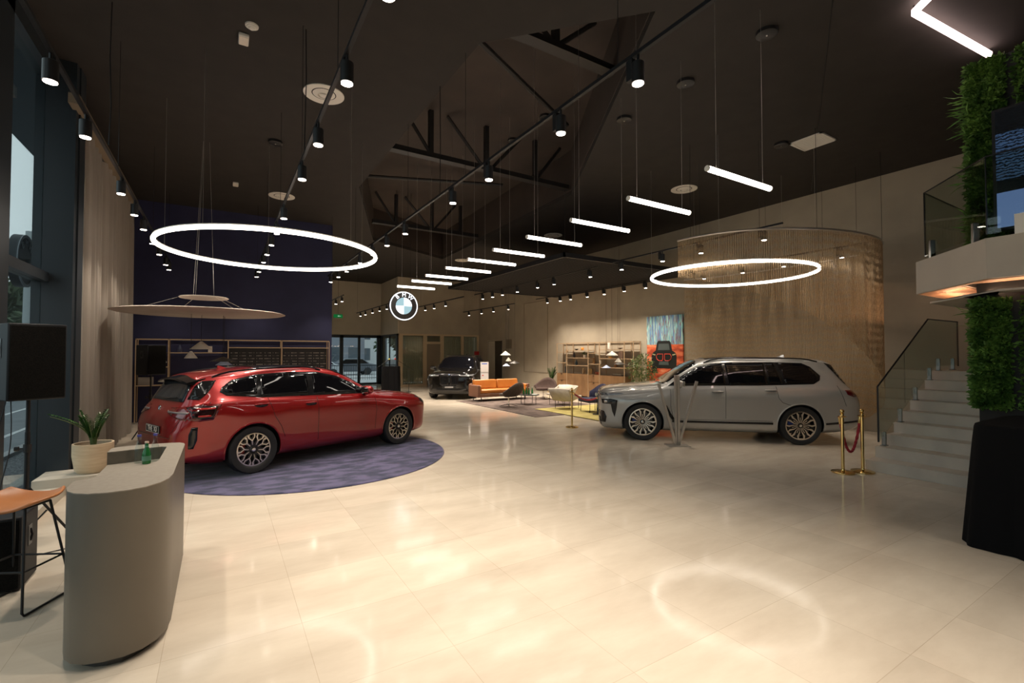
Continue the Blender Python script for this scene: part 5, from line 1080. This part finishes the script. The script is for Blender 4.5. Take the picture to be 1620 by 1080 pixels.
# blue wall shelving
A = lambda x: x + 1.92
vx = [(0, .02), (A(-1.22), .02), (A(.17), .02), (A(1.56), .02), (A(2.92), .02)]
pl = [(0, A(-1.22), 1.88), (A(-1.3), A(.17), 1.88), (0, A(-1.22), 1.49), (0, A(-1.22), 1.0), (A(-1.22), A(.17), 1.0), (A(.17), A(1.56), 2.03), (A(1.56), A(2.92), 2.03), (A(.17), A(1.56), .6), (A(1.56), A(2.92), .6)]
t = shelf_unit('shelving_unit', 'wide thin oak framed shelving standing against the blue wall', (-1.92, 15.8, 0), 'x', vx, pl, 2.25, -.36, OAKF, 0)
for (a, b, lab) in ((.21, 1.52, 'black sample board of small chips, left panel on the blue wall'), (1.60, 2.88, 'black sample board of small chips, right panel on the blue wall')):
    t = thing('sample_board', lab, 'display board', (0, 15.98, 0), 0, 'sample boards on the blue wall shelving'); MB().box((a, 0, .62), (b, .03, 2.0)).build('board', BLACKP, t)
    m = MB(); w = (b - a) / 6
    for zr in range(14):
        for c in range(6):
            for k in range(5):
                x = a + w * c + .03 + k * (w - .04) / 5; z = 1.86 - zr * .086
                if rng.rand() < .9: m.box((x, -.006, z), (x + .018, 0, z + .022))
    m.build('sample_chips', noise_col(mat('chip_mix', (.3, .3, .3), .3), (.08, .07, .06), (.55, .50, .44), 9, 0, lo=.4, hi=.6), t)['kind'] = 'stuff'
tag(MB().box((-.32, 15.95, 1.886), (-.22, 16.05, 2.06)).build('small_carton', mat('carton_white', (.6, .55, .46), .6)), 'small white carton on the shelf of the blue wall', 'box')
vase(-.98, 1.886, V1, (.06, .07, .12), 'bottle_vase', 'dark bottle vase on the blue wall shelf', 'vase', x=15.95).location = (-.98, 15.98, 1.886)
o = MB().box((-1.88, 15.95, 1.006), (-1.55, 15.98, 1.22)).build('small_picture', mat('photo_grey', (.3, .27, .24), .5)); tag(o, 'small pale picture leaning on the blue wall shelf', 'picture')
o = thing('table_lamp', 'small round white lamp on the blue wall shelf', 'lamp', (-1.38, 15.98, 1.50)); MB().lathe([(.11, .10), (.10, .15), (.06, .19), (0, .20)], 24).build('shade', WHITE, o, smooth=True); MB().lathe([(0, 0), (.05, 0), (.05, .01), (.01, .015), (.01, .14)], 16).build('base', STEEL, o)
# ================================================================= DISC BAFFLE AND CONE PENDANTS
t = thing('disc_ceiling_baffle', 'large pale disc hanging below a smaller disc by the blue wall', 'acoustic disc', (-.30, 11.1, 2.64))
FELT = noise_col(mat('pale_felt', (.42, .36, .32), .85), (.40, .34, .30), (.46, .40, .35), 2)
MB().lathe([(0, .03), (1.40, .03), (1.45, .015), (1.40, 0), (0, -.03)], 96).build('large_disc', FELT, t, smooth=True)
MB().lathe([(0, .33), (.40, .33), (.42, .315), (.40, .30), (0, .30)], 64).build('small_disc', FELT, t, smooth=True)
m = MB()
for a in (.5, 2.1, 3.6, 5.2): m.cyl((.38 * math.cos(a), .38 * math.sin(a), .32), (1.1 * math.cos(a), 1.1 * math.sin(a), .03), .003, n=4)
m.build('tie_wires', STEEL, t)
for a in (.9, 2.2, 4.0, 5.4): MB().cyl((.26 * math.cos(a), .26 * math.sin(a), .32), (.08 * math.cos(a), .08 * math.sin(a), ZC - 2.64), .003, n=4).build('hanging_wire', STEEL, t)
CW = mat('cone_cream', (.66, .60, .50), .45); CB = mat('cone_blue', (.30, .36, .52), .45); CK = mat('cone_bronze', (.06, .055, .05), .35, .5)
def cone(x, y, z, r_, h_, m, lab, zc, rim=0, lit=1):
    t = thing('cone_pendant_lamp', lab, 'pendant lamp', (x, y, z), 0, 'cone shaped pendant lamps')
    MB().lathe([(r_, 0), (r_, .006), (.02, h_), (0, h_ + .005)], 40).build('shade', m, t, smooth=True); MB().lathe([(r_ - .004, .001), (.02, h_ - .01)], 40).build('inner_shade', CW, t, smooth=True)
    MB().lathe([(.03, h_ * .3 - .03), (.045, h_ * .3), (.03, h_ * .3 + .03), (0, h_ * .3 + .035)], 16).build('bulb', emat('bulb_warm', (1, .85, .65), 3), t, smooth=True)
    MB().cyl((0, 0, h_), (0, 0, zc - z), .004, n=5).build('cord', BLACK, t)
def cluster(x, y, zc, where, spec):
    for (d, dy, z, r_), h_, m, nm in zip(spec, (.15, .13, .09, .10), (CW, CW, CK, CB), ('wide cream', 'small cream', 'flat dark bronze', 'pale blue')):
        cone(x + .851 * d + .525 * dy, y - .525 * d + .851 * dy, z, r_, h_, m, '%s cone pendant lamp hanging %s' % (nm, where), zc, lit=1.2)
cluster(-.33, 10.9, 2.60, 'over the red car', ((0, 0, 1.94, .185), (.04, -.35, 1.77, .105), (.33, .15, 1.70, .215), (.17, .45, 1.62, .15)))
cluster(9.10, 15.2, 4.30, 'over the coffee table', ((0, 0, 1.78, .20), (.11, -.35, 1.56, .11), (.34, .15, 1.47, .21), (0.02, .42, 1.36, .15)))
cluster(11.36, 11.9, 4.30, 'before the wall shelving', ((0, 0, 1.78, .21), (.13, -.35, 1.56, .12), (.30, .15, 1.47, .22), (-.11, .42, 1.34, .16)))
# ================================================================= LOUNGE FURNITURE
LEATH = noise_col(mat('orange_leather', (.50, .16, .03), .42), (.36, .115, .014), (.45, .155, .022), 2, 4, bump=.1)
SHELL = mat('sofa_shell_brown', (.17, .075, .042), .6); BRN = noise_col(mat('brown_bouclé', (.085, .04, .025), .85), (.032, .014, .009), (.05, .022, .014), 20)
GREYF = noise_col(mat('warm_grey_felt', (.11, .085, .065), .85), (.055, .038, .028), (.08, .056, .042), 15)
t = thing('leather_sofa', 'long orange leather sofa with brown shell on the taupe rug', 'sofa', (9.45, 16.25, .014))
w2 = 1.12
MB().box((-w2 + .1, -.36, .30), (w2 - .1, .28, .44)).build('seat_cushion', LEATH, t, bevel=.04)
for s in (-1, 1):
    m = MB().box((-.5, -.09, 0), (.5, .09, .38)); m.xf(Matrix.Translation((s * .51, .27, .42)) @ Matrix.Rotation(R(-12), 4, 'X')); m.build('back_cushion', LEATH, t, bevel=.045)
    MB().box((s * w2 - .05, -.40, .16), (s * w2 + .05, .42, .62)).build('arm_shell', SHELL, t, bevel=.02); MB().box((s * (w2 - .09) - .04, -.37, .30), (s * (w2 - .09) + .04, .30, .61)).build('arm_pad', LEATH, t, bevel=.03)
MB().box((-w2, .36, .16), (w2, .43, .66)).build('back_shell', SHELL, t, bevel=.02); MB().box((-w2, -.38, .16), (w2, .40, .29)).build('base_frame', SHELL, t, bevel=.01)
for sx in (-w2 + .12, w2 - .12):
    for sy in (-.33, .33): MB().box((sx - .012, sy - .012, 0), (sx + .012, sy + .012, .17)).build('leg', BLACK, t)
def shell_chair(lab, x, y, rz, m, z):
    t = thing('swivel_lounge_chair', lab, 'lounge chair', (x, y, z), rz); P = []
    for i in range(17):      # around the shell from left arm over the back to right arm, front is -y
        a = -1.25 + 2.5 * i / 16; hgt = .38 + .42 * (math.cos(a * .9) ** 2 if abs(a) < 1.6 else 0); col = []
        for k in range(9):
            q = k / 8; r_ = .12 + .28 * q ** .55 + .05 * q; z_ = .36 + (hgt - .36 + .02) * q ** 1.9 if hgt > .36 else .36; zz_ = .36 + (hgt + .05 - .36) * q ** 2.0
            col.append((math.sin(a) * r_ * 1.05, math.cos(a) * r_ + .0, zz_))
        P.append(col)
    P = [[(p[0] * 1.15, p[1] * 1.1, p[2]) for p in c_] for c_ in P]
    MB().grid(P).build('shell', m, t, smooth=True, ang=0, thick=.045)
    MB().lathe([(0, .36), (.26, .36), (.30, .40), (.28, .45), (0, .47)], 32, c=(0, -.03, 0)).build('seat_cushion', m, t, smooth=True)
    MB().cyl((0, 0, .06), (0, 0, .36), .022, n=12).build('column', CHROME, t)
    for k in range(4):
        a = PI / 4 + k * PI / 2; MB().tube([(0, 0, .085), (.16 * math.cos(a), .16 * math.sin(a), .055), (.31 * math.cos(a), .31 * math.sin(a), .012)], [.016, .013, .010], 8).build('base_arm', CHROME, t, smooth=True)
    MB().lathe([(0, .06), (.04, .06), (.035, .1), (0, .1)], 16).build('hub', CHROME, t)
shell_chair('brown swivel chair seen from behind before the orange sofa', 8.50, 14.0, R(200), GREYF, .014)
shell_chair('dark brown swivel chair turned sideways left of the shelving', 11.05, 15.5, R(-62), BRN, .014)
CREAM = noise_col(mat('cream_upholstery', (.52, .46, .38), .8), (.48, .42, .35), (.56, .50, .42), 8)
def fold_chair(lab, x, y, rz, z):
    t = thing('angular_lounge_chair', lab, 'lounge chair', (x, y, z), rz, 'cream angular lounge chairs')
    m = MB(); m.grid([[(-.34, -.42, .40), (-.36, .0, .34), (-.36, .22, .29), (-.40, .46, .66)], [(0, -.40, .37), (0, 0, .32), (0, .22, .28), (0, .45, .68)], [(.34, -.42, .40), (.36, .0, .34), (.36, .22, .29), (.40, .46, .66)]]); m.build('seat_and_back', CREAM, t, thick=.07, bevel=.01)
    for s in (-1, 1): m = MB(); m.grid([[(s * .35, -.36, .385), (s * .35, .22, .29)], [(s * .38, -.10, .46), (s * .41, .46, .66)]]); m.build('side_wing', CREAM, t, thick=.05)
    for sx in (-.28, .28):
        for sy in (-.32, .22): MB().cyl((sx, sy, 0), (sx, sy, .36), .009, n=6).build('leg', BLACK, t)
fold_chair('cream angular lounge chair nearest the lone brass stanchion', 9.78, 12.42, R(108), .028)
fold_chair('cream angular lounge chair behind the other cream chair', 10.45, 13.55, R(-72), .014)
NAVF = noise_col(mat('navy_upholstery', (.028, .028, .065), .85), (.022, .022, .055), (.04, .04, .085), 15)
t = thing('navy_armchair', 'navy blue armchair partly hidden by the silver car nose', 'armchair', (9.98, 11.30, .028), R(-100)); P = []
for i in range(17):
    a = -1.35 + 2.7 * i / 16; h_ = .50 + .36 * math.cos(a * .75) ** 2; P.append([(math.sin(a) * .33, math.cos(a) * .30, .30), (math.sin(a) * .37, math.cos(a) * .35, .30 + (h_ - .3) * .5), (math.sin(a) * .36, math.cos(a) * .38, h_)])
MB().grid(P).build('curved_back', NAVF, t, smooth=True, ang=0, thick=.07); MB().box((-.32, -.36, .30), (.32, .27, .43)).build('seat_cushion', NAVF, t, bevel=.04)
for sx in (-.26, .26):
    for sy in (-.28, .22): MB().cyl((sx * 1.05, sy * 1.05, 0), (sx, sy, .31), .009, n=6).build('leg', BLACK, t)
t = thing('coffee_table', 'low round black coffee table holding green bottles', 'table', (9.50, 14.25, .014))
MB().lathe([(0, .33), (.38, .33), (.385, .345), (.38, .355), (0, .355)], 48).build('tabletop', BLACKP, t, smooth=True)
for k in range(4): a = k * PI / 2 + .5; MB().cyl((.30 * math.cos(a), .30 * math.sin(a), 0), (.30 * math.cos(a), .30 * math.sin(a), .33), .011, n=6).build('leg', BLACK, t)
GGL = mat('green_bottle_glass', (.02, .20, .05), .08, trans=.35, spec=.6); CGL = glassmat('bottle_glass', (.88, .93, .93), 1.5)
def bottle(x, y, z, h_, r_, lab, m, cap, label=None, group=None, cat='bottle'):
    t = thing('glass_bottle', lab, cat, (x, y, z), 0, group)
    MB().lathe([(0, 0), (r_ * .95, 0), (r_, .01), (r_, h_ * .42), (r_ * .9, h_ * .52), (r_ * .42, h_ * .76), (r_ * .38, h_ * .93), (r_ * .46, h_ * .95), (0, h_ * .95)], 24).build('glass_body', m, t, smooth=True)
    MB().lathe([(r_ * .48, h_ * .93), (r_ * .48, h_), (0, h_)], 18).build('cap', cap, t)
    if label: MB().lathe([(r_ * 1.015, h_ * .14), (r_ * 1.015, h_ * .36)], 24).build('paper_label', label, t); MB().lathe([(r_ * .46, h_ * .72), (r_ * .42, h_ * .82)], 18).build('neck_label', label, t)
for k, (dx, dy, lab) in enumerate(((-.18, .05, 'green bottle leftmost on the coffee table'), (-.05, -.10, 'green bottle front middle on the coffee table'), (.0, .14, 'green bottle rear middle on the coffee table'), (.16, .0, 'green bottle rightmost on the coffee table'))): bottle(9.5 + dx, 14.25 + dy, .37, .26, .035, lab, GGL, WHITE, None, 'green bottles on the coffee table')
tag(MB().lathe([(0, 0), (.07, 0), (.11, .012), (.105, .014), (0, .006)], 24).build('white_dish', WHITE, None, loc=(9.62, 14.05, .37)), 'small white dish on the coffee table by the bottles', 'dish')
tag(MB().lathe([(0, 0), (.028, 0), (.032, .09), (.030, .09), (.026, .005), (0, .005)], 20).build('drinking_glass', CGL, None, loc=(9.72, 14.3, .37)), 'clear drinking glass on the coffee table', 'glass')
t = thing('side_table', 'small black side table beside the navy armchair', 'table', (9.62, 10.72, .028)); MB().lathe([(0, .46), (.2, .46), (.2, .475), (0, .475)], 32).build('tabletop', BLACKP, t); MB().cyl((0, 0, .01), (0, 0, .46), .014, n=8).build('post', BLACK, t); MB().lathe([(0, 0), (.14, 0), (.14, .01), (0, .014)], 24).build('base', BLACK, t)
def pos(i, r): return (r.uniform(-.06, .06), r.uniform(-.06, .06), .06 + r.uniform(0, .08)), (r.uniform(-.5, .5), r.uniform(-.5, .5), 1)
t = thing('flower_vase', 'small glass with white flowers on the black side table', 'flowers', (9.62, 10.72, .505)); MB().lathe([(0, 0), (.035, 0), (.04, .08), (.037, .08), (.032, .005), (0, .005)], 18).build('vase', CGL, t, smooth=True); leaves(40, pos, .05, 3).build('flowers', mat('white_petals', (.6, .6, .5), .6), t, normals=False)
# lectern and microphones in front of the entrance
cloth_box('draped_lectern', 'black cloth covered lectern standing before the glass entrance', 'lectern', 6.92, 22.2, .40, .28, 1.23, rz=R(-28), flare=.02, folds=9, seed=5)
def mic_stand(x, y, dx, tip, lab, foam):
    t = thing('microphone_stand', lab, 'microphone stand', (x, y, 0), 0, 'microphone stands by the lectern')
    MB().lathe([(0, 0), (.13, 0), (.13, .02), (0, .025)], 24).build('base', BLACK, t); MB().cyl((0, 0, .02), (0, 0, 1.18), .011, n=8).build('pole', BLACK, t)
    d = Vector(tip); MB().cyl(d * -.42 + Vector((0, 0, 1.18)), d + Vector((0, 0, 1.18)), .009, n=6).build('boom', BLACK, t)
    e = d + Vector((0, 0, 1.18)); q = d.normalized(); MB().cyl(e, e + q * .14, .022, n=10).build('microphone', BLACKP, t); MB().lathe([(0, -.03), (.03, -.02), (.035, .01), (.02, .035), (0, .04)], 14, c=tuple(e + q * .16)).build('foam_cover', foam, t, smooth=True)
mic_stand(6.21, 22.05, 1, (.40, -.12, .30), 'microphone stand left of the lectern with yellow foam', mat('yellow_foam', (.6, .5, .05), .8)); mic_stand(7.62, 21.7, -1, (-.50, .10, .32), 'microphone stand right of the lectern with red foam', mat('red_foam', (.6, .05, .03), .8))
# info board beside the black car, fire cabinet, exit sign, wall vent, far chair
t = thing('info_stand', 'slim information stand with two white sheets beside the black car', 'sign stand', (9.28, 17.2, 0), R(-25)); MB().box((-.17, -.12, 0), (.17, .12, .02)).build('base', STEEL, t); MB().box((-.02, .0, .02), (.02, .02, 1.5)).build('post', STEEL, t); MB().box((-.17, -.012, .62), (.17, -.002, 1.5)).build('backing', mat('acrylic_grey', (.35, .34, .33), .3), t)
MB().box((-.16, -.016, 1.08), (.16, -.012, 1.48)).build('upper_sheet', mat('paper', (.62, .60, .58), .6), t); MB().box((-.16, -.016, .65), (.16, -.012, 1.03)).build('lower_sheet', mat('paper'), t); MB().box((-.11, -.018, 1.40), (.11, -.016, 1.44)).build('blue_heading', mat('heading_blue', (.05, .12, .5), .5), t); MB().box((-.10, -.018, .92), (-.04, -.016, .96)).build('red_mark', mat('mark_red', (.6, .03, .03), .5), t)
t = thing('fire_cabinet', 'red fire cabinet on the back wall behind the black car', 'fire cabinet', (13.05, YB - .1, 1.62)); MB().box((-.16, 0, -.34), (.12, .1, .34)).build('box', mat('fire_red', (.5, .02, .02), .4), t); MB().box((-.02, -.006, -.12), (.08, 0, .08)).build('white_symbol', WHITE, t)
t = thing('exit_sign', 'small green emergency exit sign hanging near the entrance', 'exit sign', (5.52, 27.4, 3.92)); MB().box((-.24, -.02, -.1), (.24, .02, .1)).build('panel', emat('exit_green', (.02, .35, .08), .2), t); m = MB(); m.add([(-.05, -.024, 0), (.05, -.024, .05), (.05, -.024, -.05)], [(0, 1, 2)]); m.box((.05, -.024, -.012), (.15, -.021, .012)); m.build('white_arrow', emat('exit_white', (.5, .8, .55), .35), t); MB().cyl((0, 0, .1), (0, 0, ZC - 3.92), .006, n=5).build('hanging_rod', BLACK, t)
tag(MB().box((XR - .03, 21.4, 2.1), (XR, 21.95, 2.6)).build('wall_air_grille', mat('taupe_grille', (.20, .16, .11), .6)), 'square taupe air grille on the wall right of the doorway', 'vent')
t = thing('office_chair', 'dark blue chair seen through the side doorway', 'chair', (14.3, 23.2, 0), R(120)); MB().lathe([(0, .42), (.25, .42), (.28, .46), (.25, .50), (0, .50)], 24).build('seat', NAVF, t, smooth=True); P = [[(math.sin(a) * .27, math.cos(a) * .25, z) for z in (.5, .7, .9)] for a in np.linspace(-1.1, 1.1, 11)]; MB().grid(P).build('backrest', NAVF, t, smooth=True, thick=.05); MB().cyl((0, 0, .02), (0, 0, .42), .03, n=10).build('column', BLACK, t); MB().lathe([(0, 0), (.25, 0), (.22, .02), (0, .04)], 20).build('base', BLACK, t)
# far loudspeaker on tripod
SPK = mat('speaker_black', (.009, .010, .013), .55, spec=.3); GRL = noise_col(mat('speaker_grille', (.02, .018, .016), .8, spec=.1), (.004, .004, .004), (.010, .009, .008), 120, 1)
def speaker(lab, x, y, z, w_, d_, h_, rz):
    t = thing('loudspeaker', lab, 'loudspeaker', (x, y, z), rz, 'black loudspeakers')
    MB().box((-w_ / 2, -d_ / 2, 0), (w_ / 2, d_ / 2, h_)).build('cabinet', SPK, t, bevel=.012); MB().box((-w_ / 2 + .012, -d_ / 2 - .012, .02), (w_ / 2 - .012, -d_ / 2 + .002, h_ - .02)).build('front_grille', GRL, t, bevel=.006)
    for s in (-1, 1):
        hd = MB().box((s * w_ / 2 - .004, -.06, h_ * .55), (s * w_ / 2 + .004, .04, h_ * .80)).build('handle_plate', BLACKP, t); MB().tube([(s * (w_ / 2 + .004), -.01, h_ * .60), (s * (w_ / 2 + .012), -.01, h_ * .675), (s * (w_ / 2 + .004), -.01, h_ * .75)], .008, 6).build('handle_grip', BLACK, hd)
def tripod(lab, x, y, top, foot=.45, rz=0, knob=True):
    t = thing('speaker_stand', lab, 'speaker stand', (x, y, 0), rz, 'black speaker stands')
    MB().cyl((0, 0, .1), (0, 0, top - .3), .02, n=12).build('lower_tube', BLACK, t, smooth=True); MB().cyl((0, 0, top - .6), (0, 0, top + .02), .016, n=12).build('pole', BLACK, t, smooth=True)
    MB().cyl((0, 0, top - .5), (0, 0, top - .42), .03, n=12).build('collar', BLACKP, t); kn = MB(); kn.cyl((0, 0, top - .46), (-.07, 0, top - .46), .006, n=6); kn.cyl((-.06, 0, top - .46), (-.09, 0, top - .46), .022, n=10); kn.build('knob', BLACKP, t)
    for k in range(3):
        a = k * 2 * PI / 3 + .5; lg = MB().tube([(.02 * math.cos(a), .02 * math.sin(a), .55), (foot * math.cos(a), foot * math.sin(a), .015)], .012, 8).build('leg', BLACK, t); MB().cyl((.02 * math.cos(a), .02 * math.sin(a), .15), (foot * .45 * math.cos(a), foot * .45 * math.sin(a), .30), .008, n=6).build('brace', BLACK, t)
tripod('black speaker stand beside the blue wall shelving', -1.28, 12.7, 1.38, .38)
speaker('black loudspeaker raised in front of the blue wall at left', -1.28, 12.7, 1.40, .38, .38, .64, R(38))
# ================================================================= NEAR LEFT GROUP
tripod('black speaker stand carrying the near loudspeaker by the window', -1.60, 6.42, 1.40, .34)
speaker('large black loudspeaker at the left edge by the window', -1.60, 6.42, 1.42, .42, .42, .73, R(30))
t = thing('subwoofer', 'tall black subwoofer cabinet on the floor behind the stool', 'subwoofer', (-1.63, 5.42, 0))
MB().box((-.31, -.21, .012), (.31, .19, .58)).build('cabinet', SPK, t, bevel=.012); MB().box((-.30, -.222, .03), (.30, -.205, .56)).build('front_grille', GRL, t)
hp = MB().box((.308, -.05, .30), (.314, .03, .46)).build('handle_plate', mat('grey_plate', (.12, .12, .12), .5), t); MB().tube([(.314, -.01, .33), (.325, -.01, .38), (.314, -.01, .43)], .008, 6).build('handle_grip', BLACK, hp)
for sx in (-.27, .27):
    for sy in (-.17, .15): MB().cyl((sx, sy, 0), (sx, sy, .012), .02, n=8).build('foot', BLACKP, t)
for k, (a, lab) in enumerate((([(-1.73, 6.33, 1.42), (-1.76, 6.2, 1.0), (-1.74, 6.15, .5), (-1.7, 6.1, .01), (-1.9, 6.05, .01)], 'black cable hanging from the near loudspeaker, left one'), ([(-1.69, 6.30, 1.42), (-1.66, 6.2, 1.0), (-1.70, 6.1, .5), (-1.6, 6.0, .01), (-1.0, 6.2, .01), (-.95, 6.45, .01), (-1.2, 6.5, .01)], 'black cable hanging from the near loudspeaker, right one'))):
    q = []
    pp = [Vector(x) for x in a]; pp = [pp[0]] + pp + [pp[-1]]
    for i in range(1, len(pp) - 2):
        for j in range(8):
            u = j / 8; A_, B_, C_, D_ = pp[i - 1:i + 3]; q.append(.5 * ((2 * B_) + (C_ - A_) * u + (2 * A_ - 5 * B_ + 4 * C_ - D_) * u * u + (3 * B_ - A_ - 3 * C_ + D_) * u ** 3))
    for v in q: v.z = max(v.z, .006)
    tag(MB().tube(q + [pp[-1]], .005, 6).build('speaker_cable', BLACK, smooth=True), lab, 'cable', 'speaker cables')
# bar stool
t = thing('bar_stool', 'bar stool with tan leather saddle seat and black wire legs', 'stool', (-1.27, 4.96, 0), R(-28))
TAN = noise_col(mat('tan_leather', (.42, .155, .05), .38), (.38, .135, .042), (.47, .18, .06), 3, 4)
P = []
for i in range(25):
    u = -1 + 2 * i / 24; row = []
    for j in range(17):
        v = -1 + 2 * j / 16; x = .25 * u * math.sqrt(1 - .38 * v * v); y = .185 * v * math.sqrt(1 - .38 * u * u); rr_ = min(1, u * u + v * v * .9)
        row.append((x, y, .745 + .055 * abs(u) ** 2.2 + .035 * max(0, v) ** 2 - .02 * max(0, -v) ** 2))
    P.append(row)
MB().grid(P).build('seat', TAN, t, smooth=True, ang=0, thick=.022, sub=1)
ft = []
for sx in (-1, 1):
    tp = [(sx * .13, -.10, .735), (sx * .215, -.20, .03), (sx * .22, -.19, .010), (sx * .22, .19, .010), (sx * .215, .20, .03), (sx * .13, .10, .735)]
    MB().tube(tp, .0085, 8).build('leg_frame', BLACK, t, smooth=True)
g = lambda sx, sy, z: (sx * (.13 + .085 * (.735 - z) / .705), sy * (.10 + .10 * (.735 - z) / .705), z)
m = MB(); m.tube([g(-1, -1, .30), g(1, -1, .30), g(1, 1, .30), g(-1, 1, .30)], .008, 8, closed=True); m.build('footrest', BLACK, t)
m = MB(); m.tube([(-.13, -.10, .735), (.13, -.10, .735), (.13, .10, .735), (-.13, .10, .735)], .009, 8, closed=True); m.build('seat_frame', BLACK, t)
# reception desk
DESK = noise_col(mat('desk_taupe_lacquer', (.235, .205, .17), .42, .15), (.135, .115, .09), (.15, .128, .10), 2)
DTOP = noise_col(mat('desk_top_laminate', (.40, .35, .29), .5), (.25, .215, .175), (.28, .245, .20), 30, 2)
out = [(-.80, 4.10), (-.80, 3.92), (-.775, 3.82), (-.73, 3.745), (-.66, 3.69), (-.57, 3.665), (-.47, 3.665), (-.39, 3.70), (-.325, 3.77), (-.285, 3.87), (-.27, 4.0), (-.27, 5.22), (-.28, 5.29), (-.315, 5.345), (-.38, 5.37), (-.60, 5.40), (-.76, 5.38), (-.80, 5.33)]
nf = out  # full footprint
t = thing('reception_desk', 'rounded taupe reception counter standing at lower left', 'desk', (0, 0, 0))
def inset(P, d):
    c = [sum(p[0] for p in P) / len(P), sum(p[1] for p in P) / len(P)]; return [(p[0] + (d if p[0] < c[0] else -d) * min(1, abs(p[0] - c[0]) / .15), p[1] + (d if p[1] < c[1] else -d) * min(1, abs(p[1] - c[1]) / .5)) for p in P]
MB().prism(inset(nf, .045), 0, .05).build('plinth', mat('plinth_dark', (.05, .045, .04), .5), t)
MB().prism(nf, .05, .93).build('body', DESK, t, smooth=True)
rim = [(-.80, 4.10), (-.80, 3.92), (-.775, 3.82), (-.73, 3.745), (-.66, 3.69), (-.57, 3.665), (-.47, 3.665), (-.39, 3.70), (-.325, 3.77), (-.285, 3.87), (-.27, 4.0), (-.27, 5.22), (-.28, 5.29), (-.315, 5.345), (-.38, 5.37), (-.60, 5.40), (-.76, 5.38), (-.80, 5.33), (-.80, 5.14), (-.44, 5.20), (-.40, 5.17), (-.40, 4.55), (-.43, 4.45), (-.55, 4.30), (-.72, 4.14)]
MB().prism(rim, .93, 1.035).build('raised_rim', DESK, t, smooth=True); MB().prism(rim, 1.035, 1.041).build('counter_top', DTOP, t)
MB().prism([(-.795, 4.10), (-.72, 4.15), (-.55, 4.31), (-.435, 4.46), (-.405, 4.56), (-.405, 5.165), (-.44, 5.195), (-.795, 5.135)], .93, .936).build('work_surface', DTOP, t)
LBL = mat('bottle_label', (.10, .25, .16), .5)
bottle(-.525, 5.02, .9375, .185, .031, 'small green glass bottle with label on the desk', GGL, mat('cap_cream', (.6, .45, .36), .4), LBL, 'bottles on the desk')
bottle(-.585, 5.10, .9375, .235, .032, 'clear glass water bottle with blue cap left of the green bottle', CGL, mat('cap_blue', (.06, .06, .28), .4), None, 'bottles on the desk')
bottle(-.475, 5.10, .9375, .235, .032, 'clear glass water bottle with blue cap right of the green bottle', CGL, mat('cap_blue'), None, 'bottles on the desk')
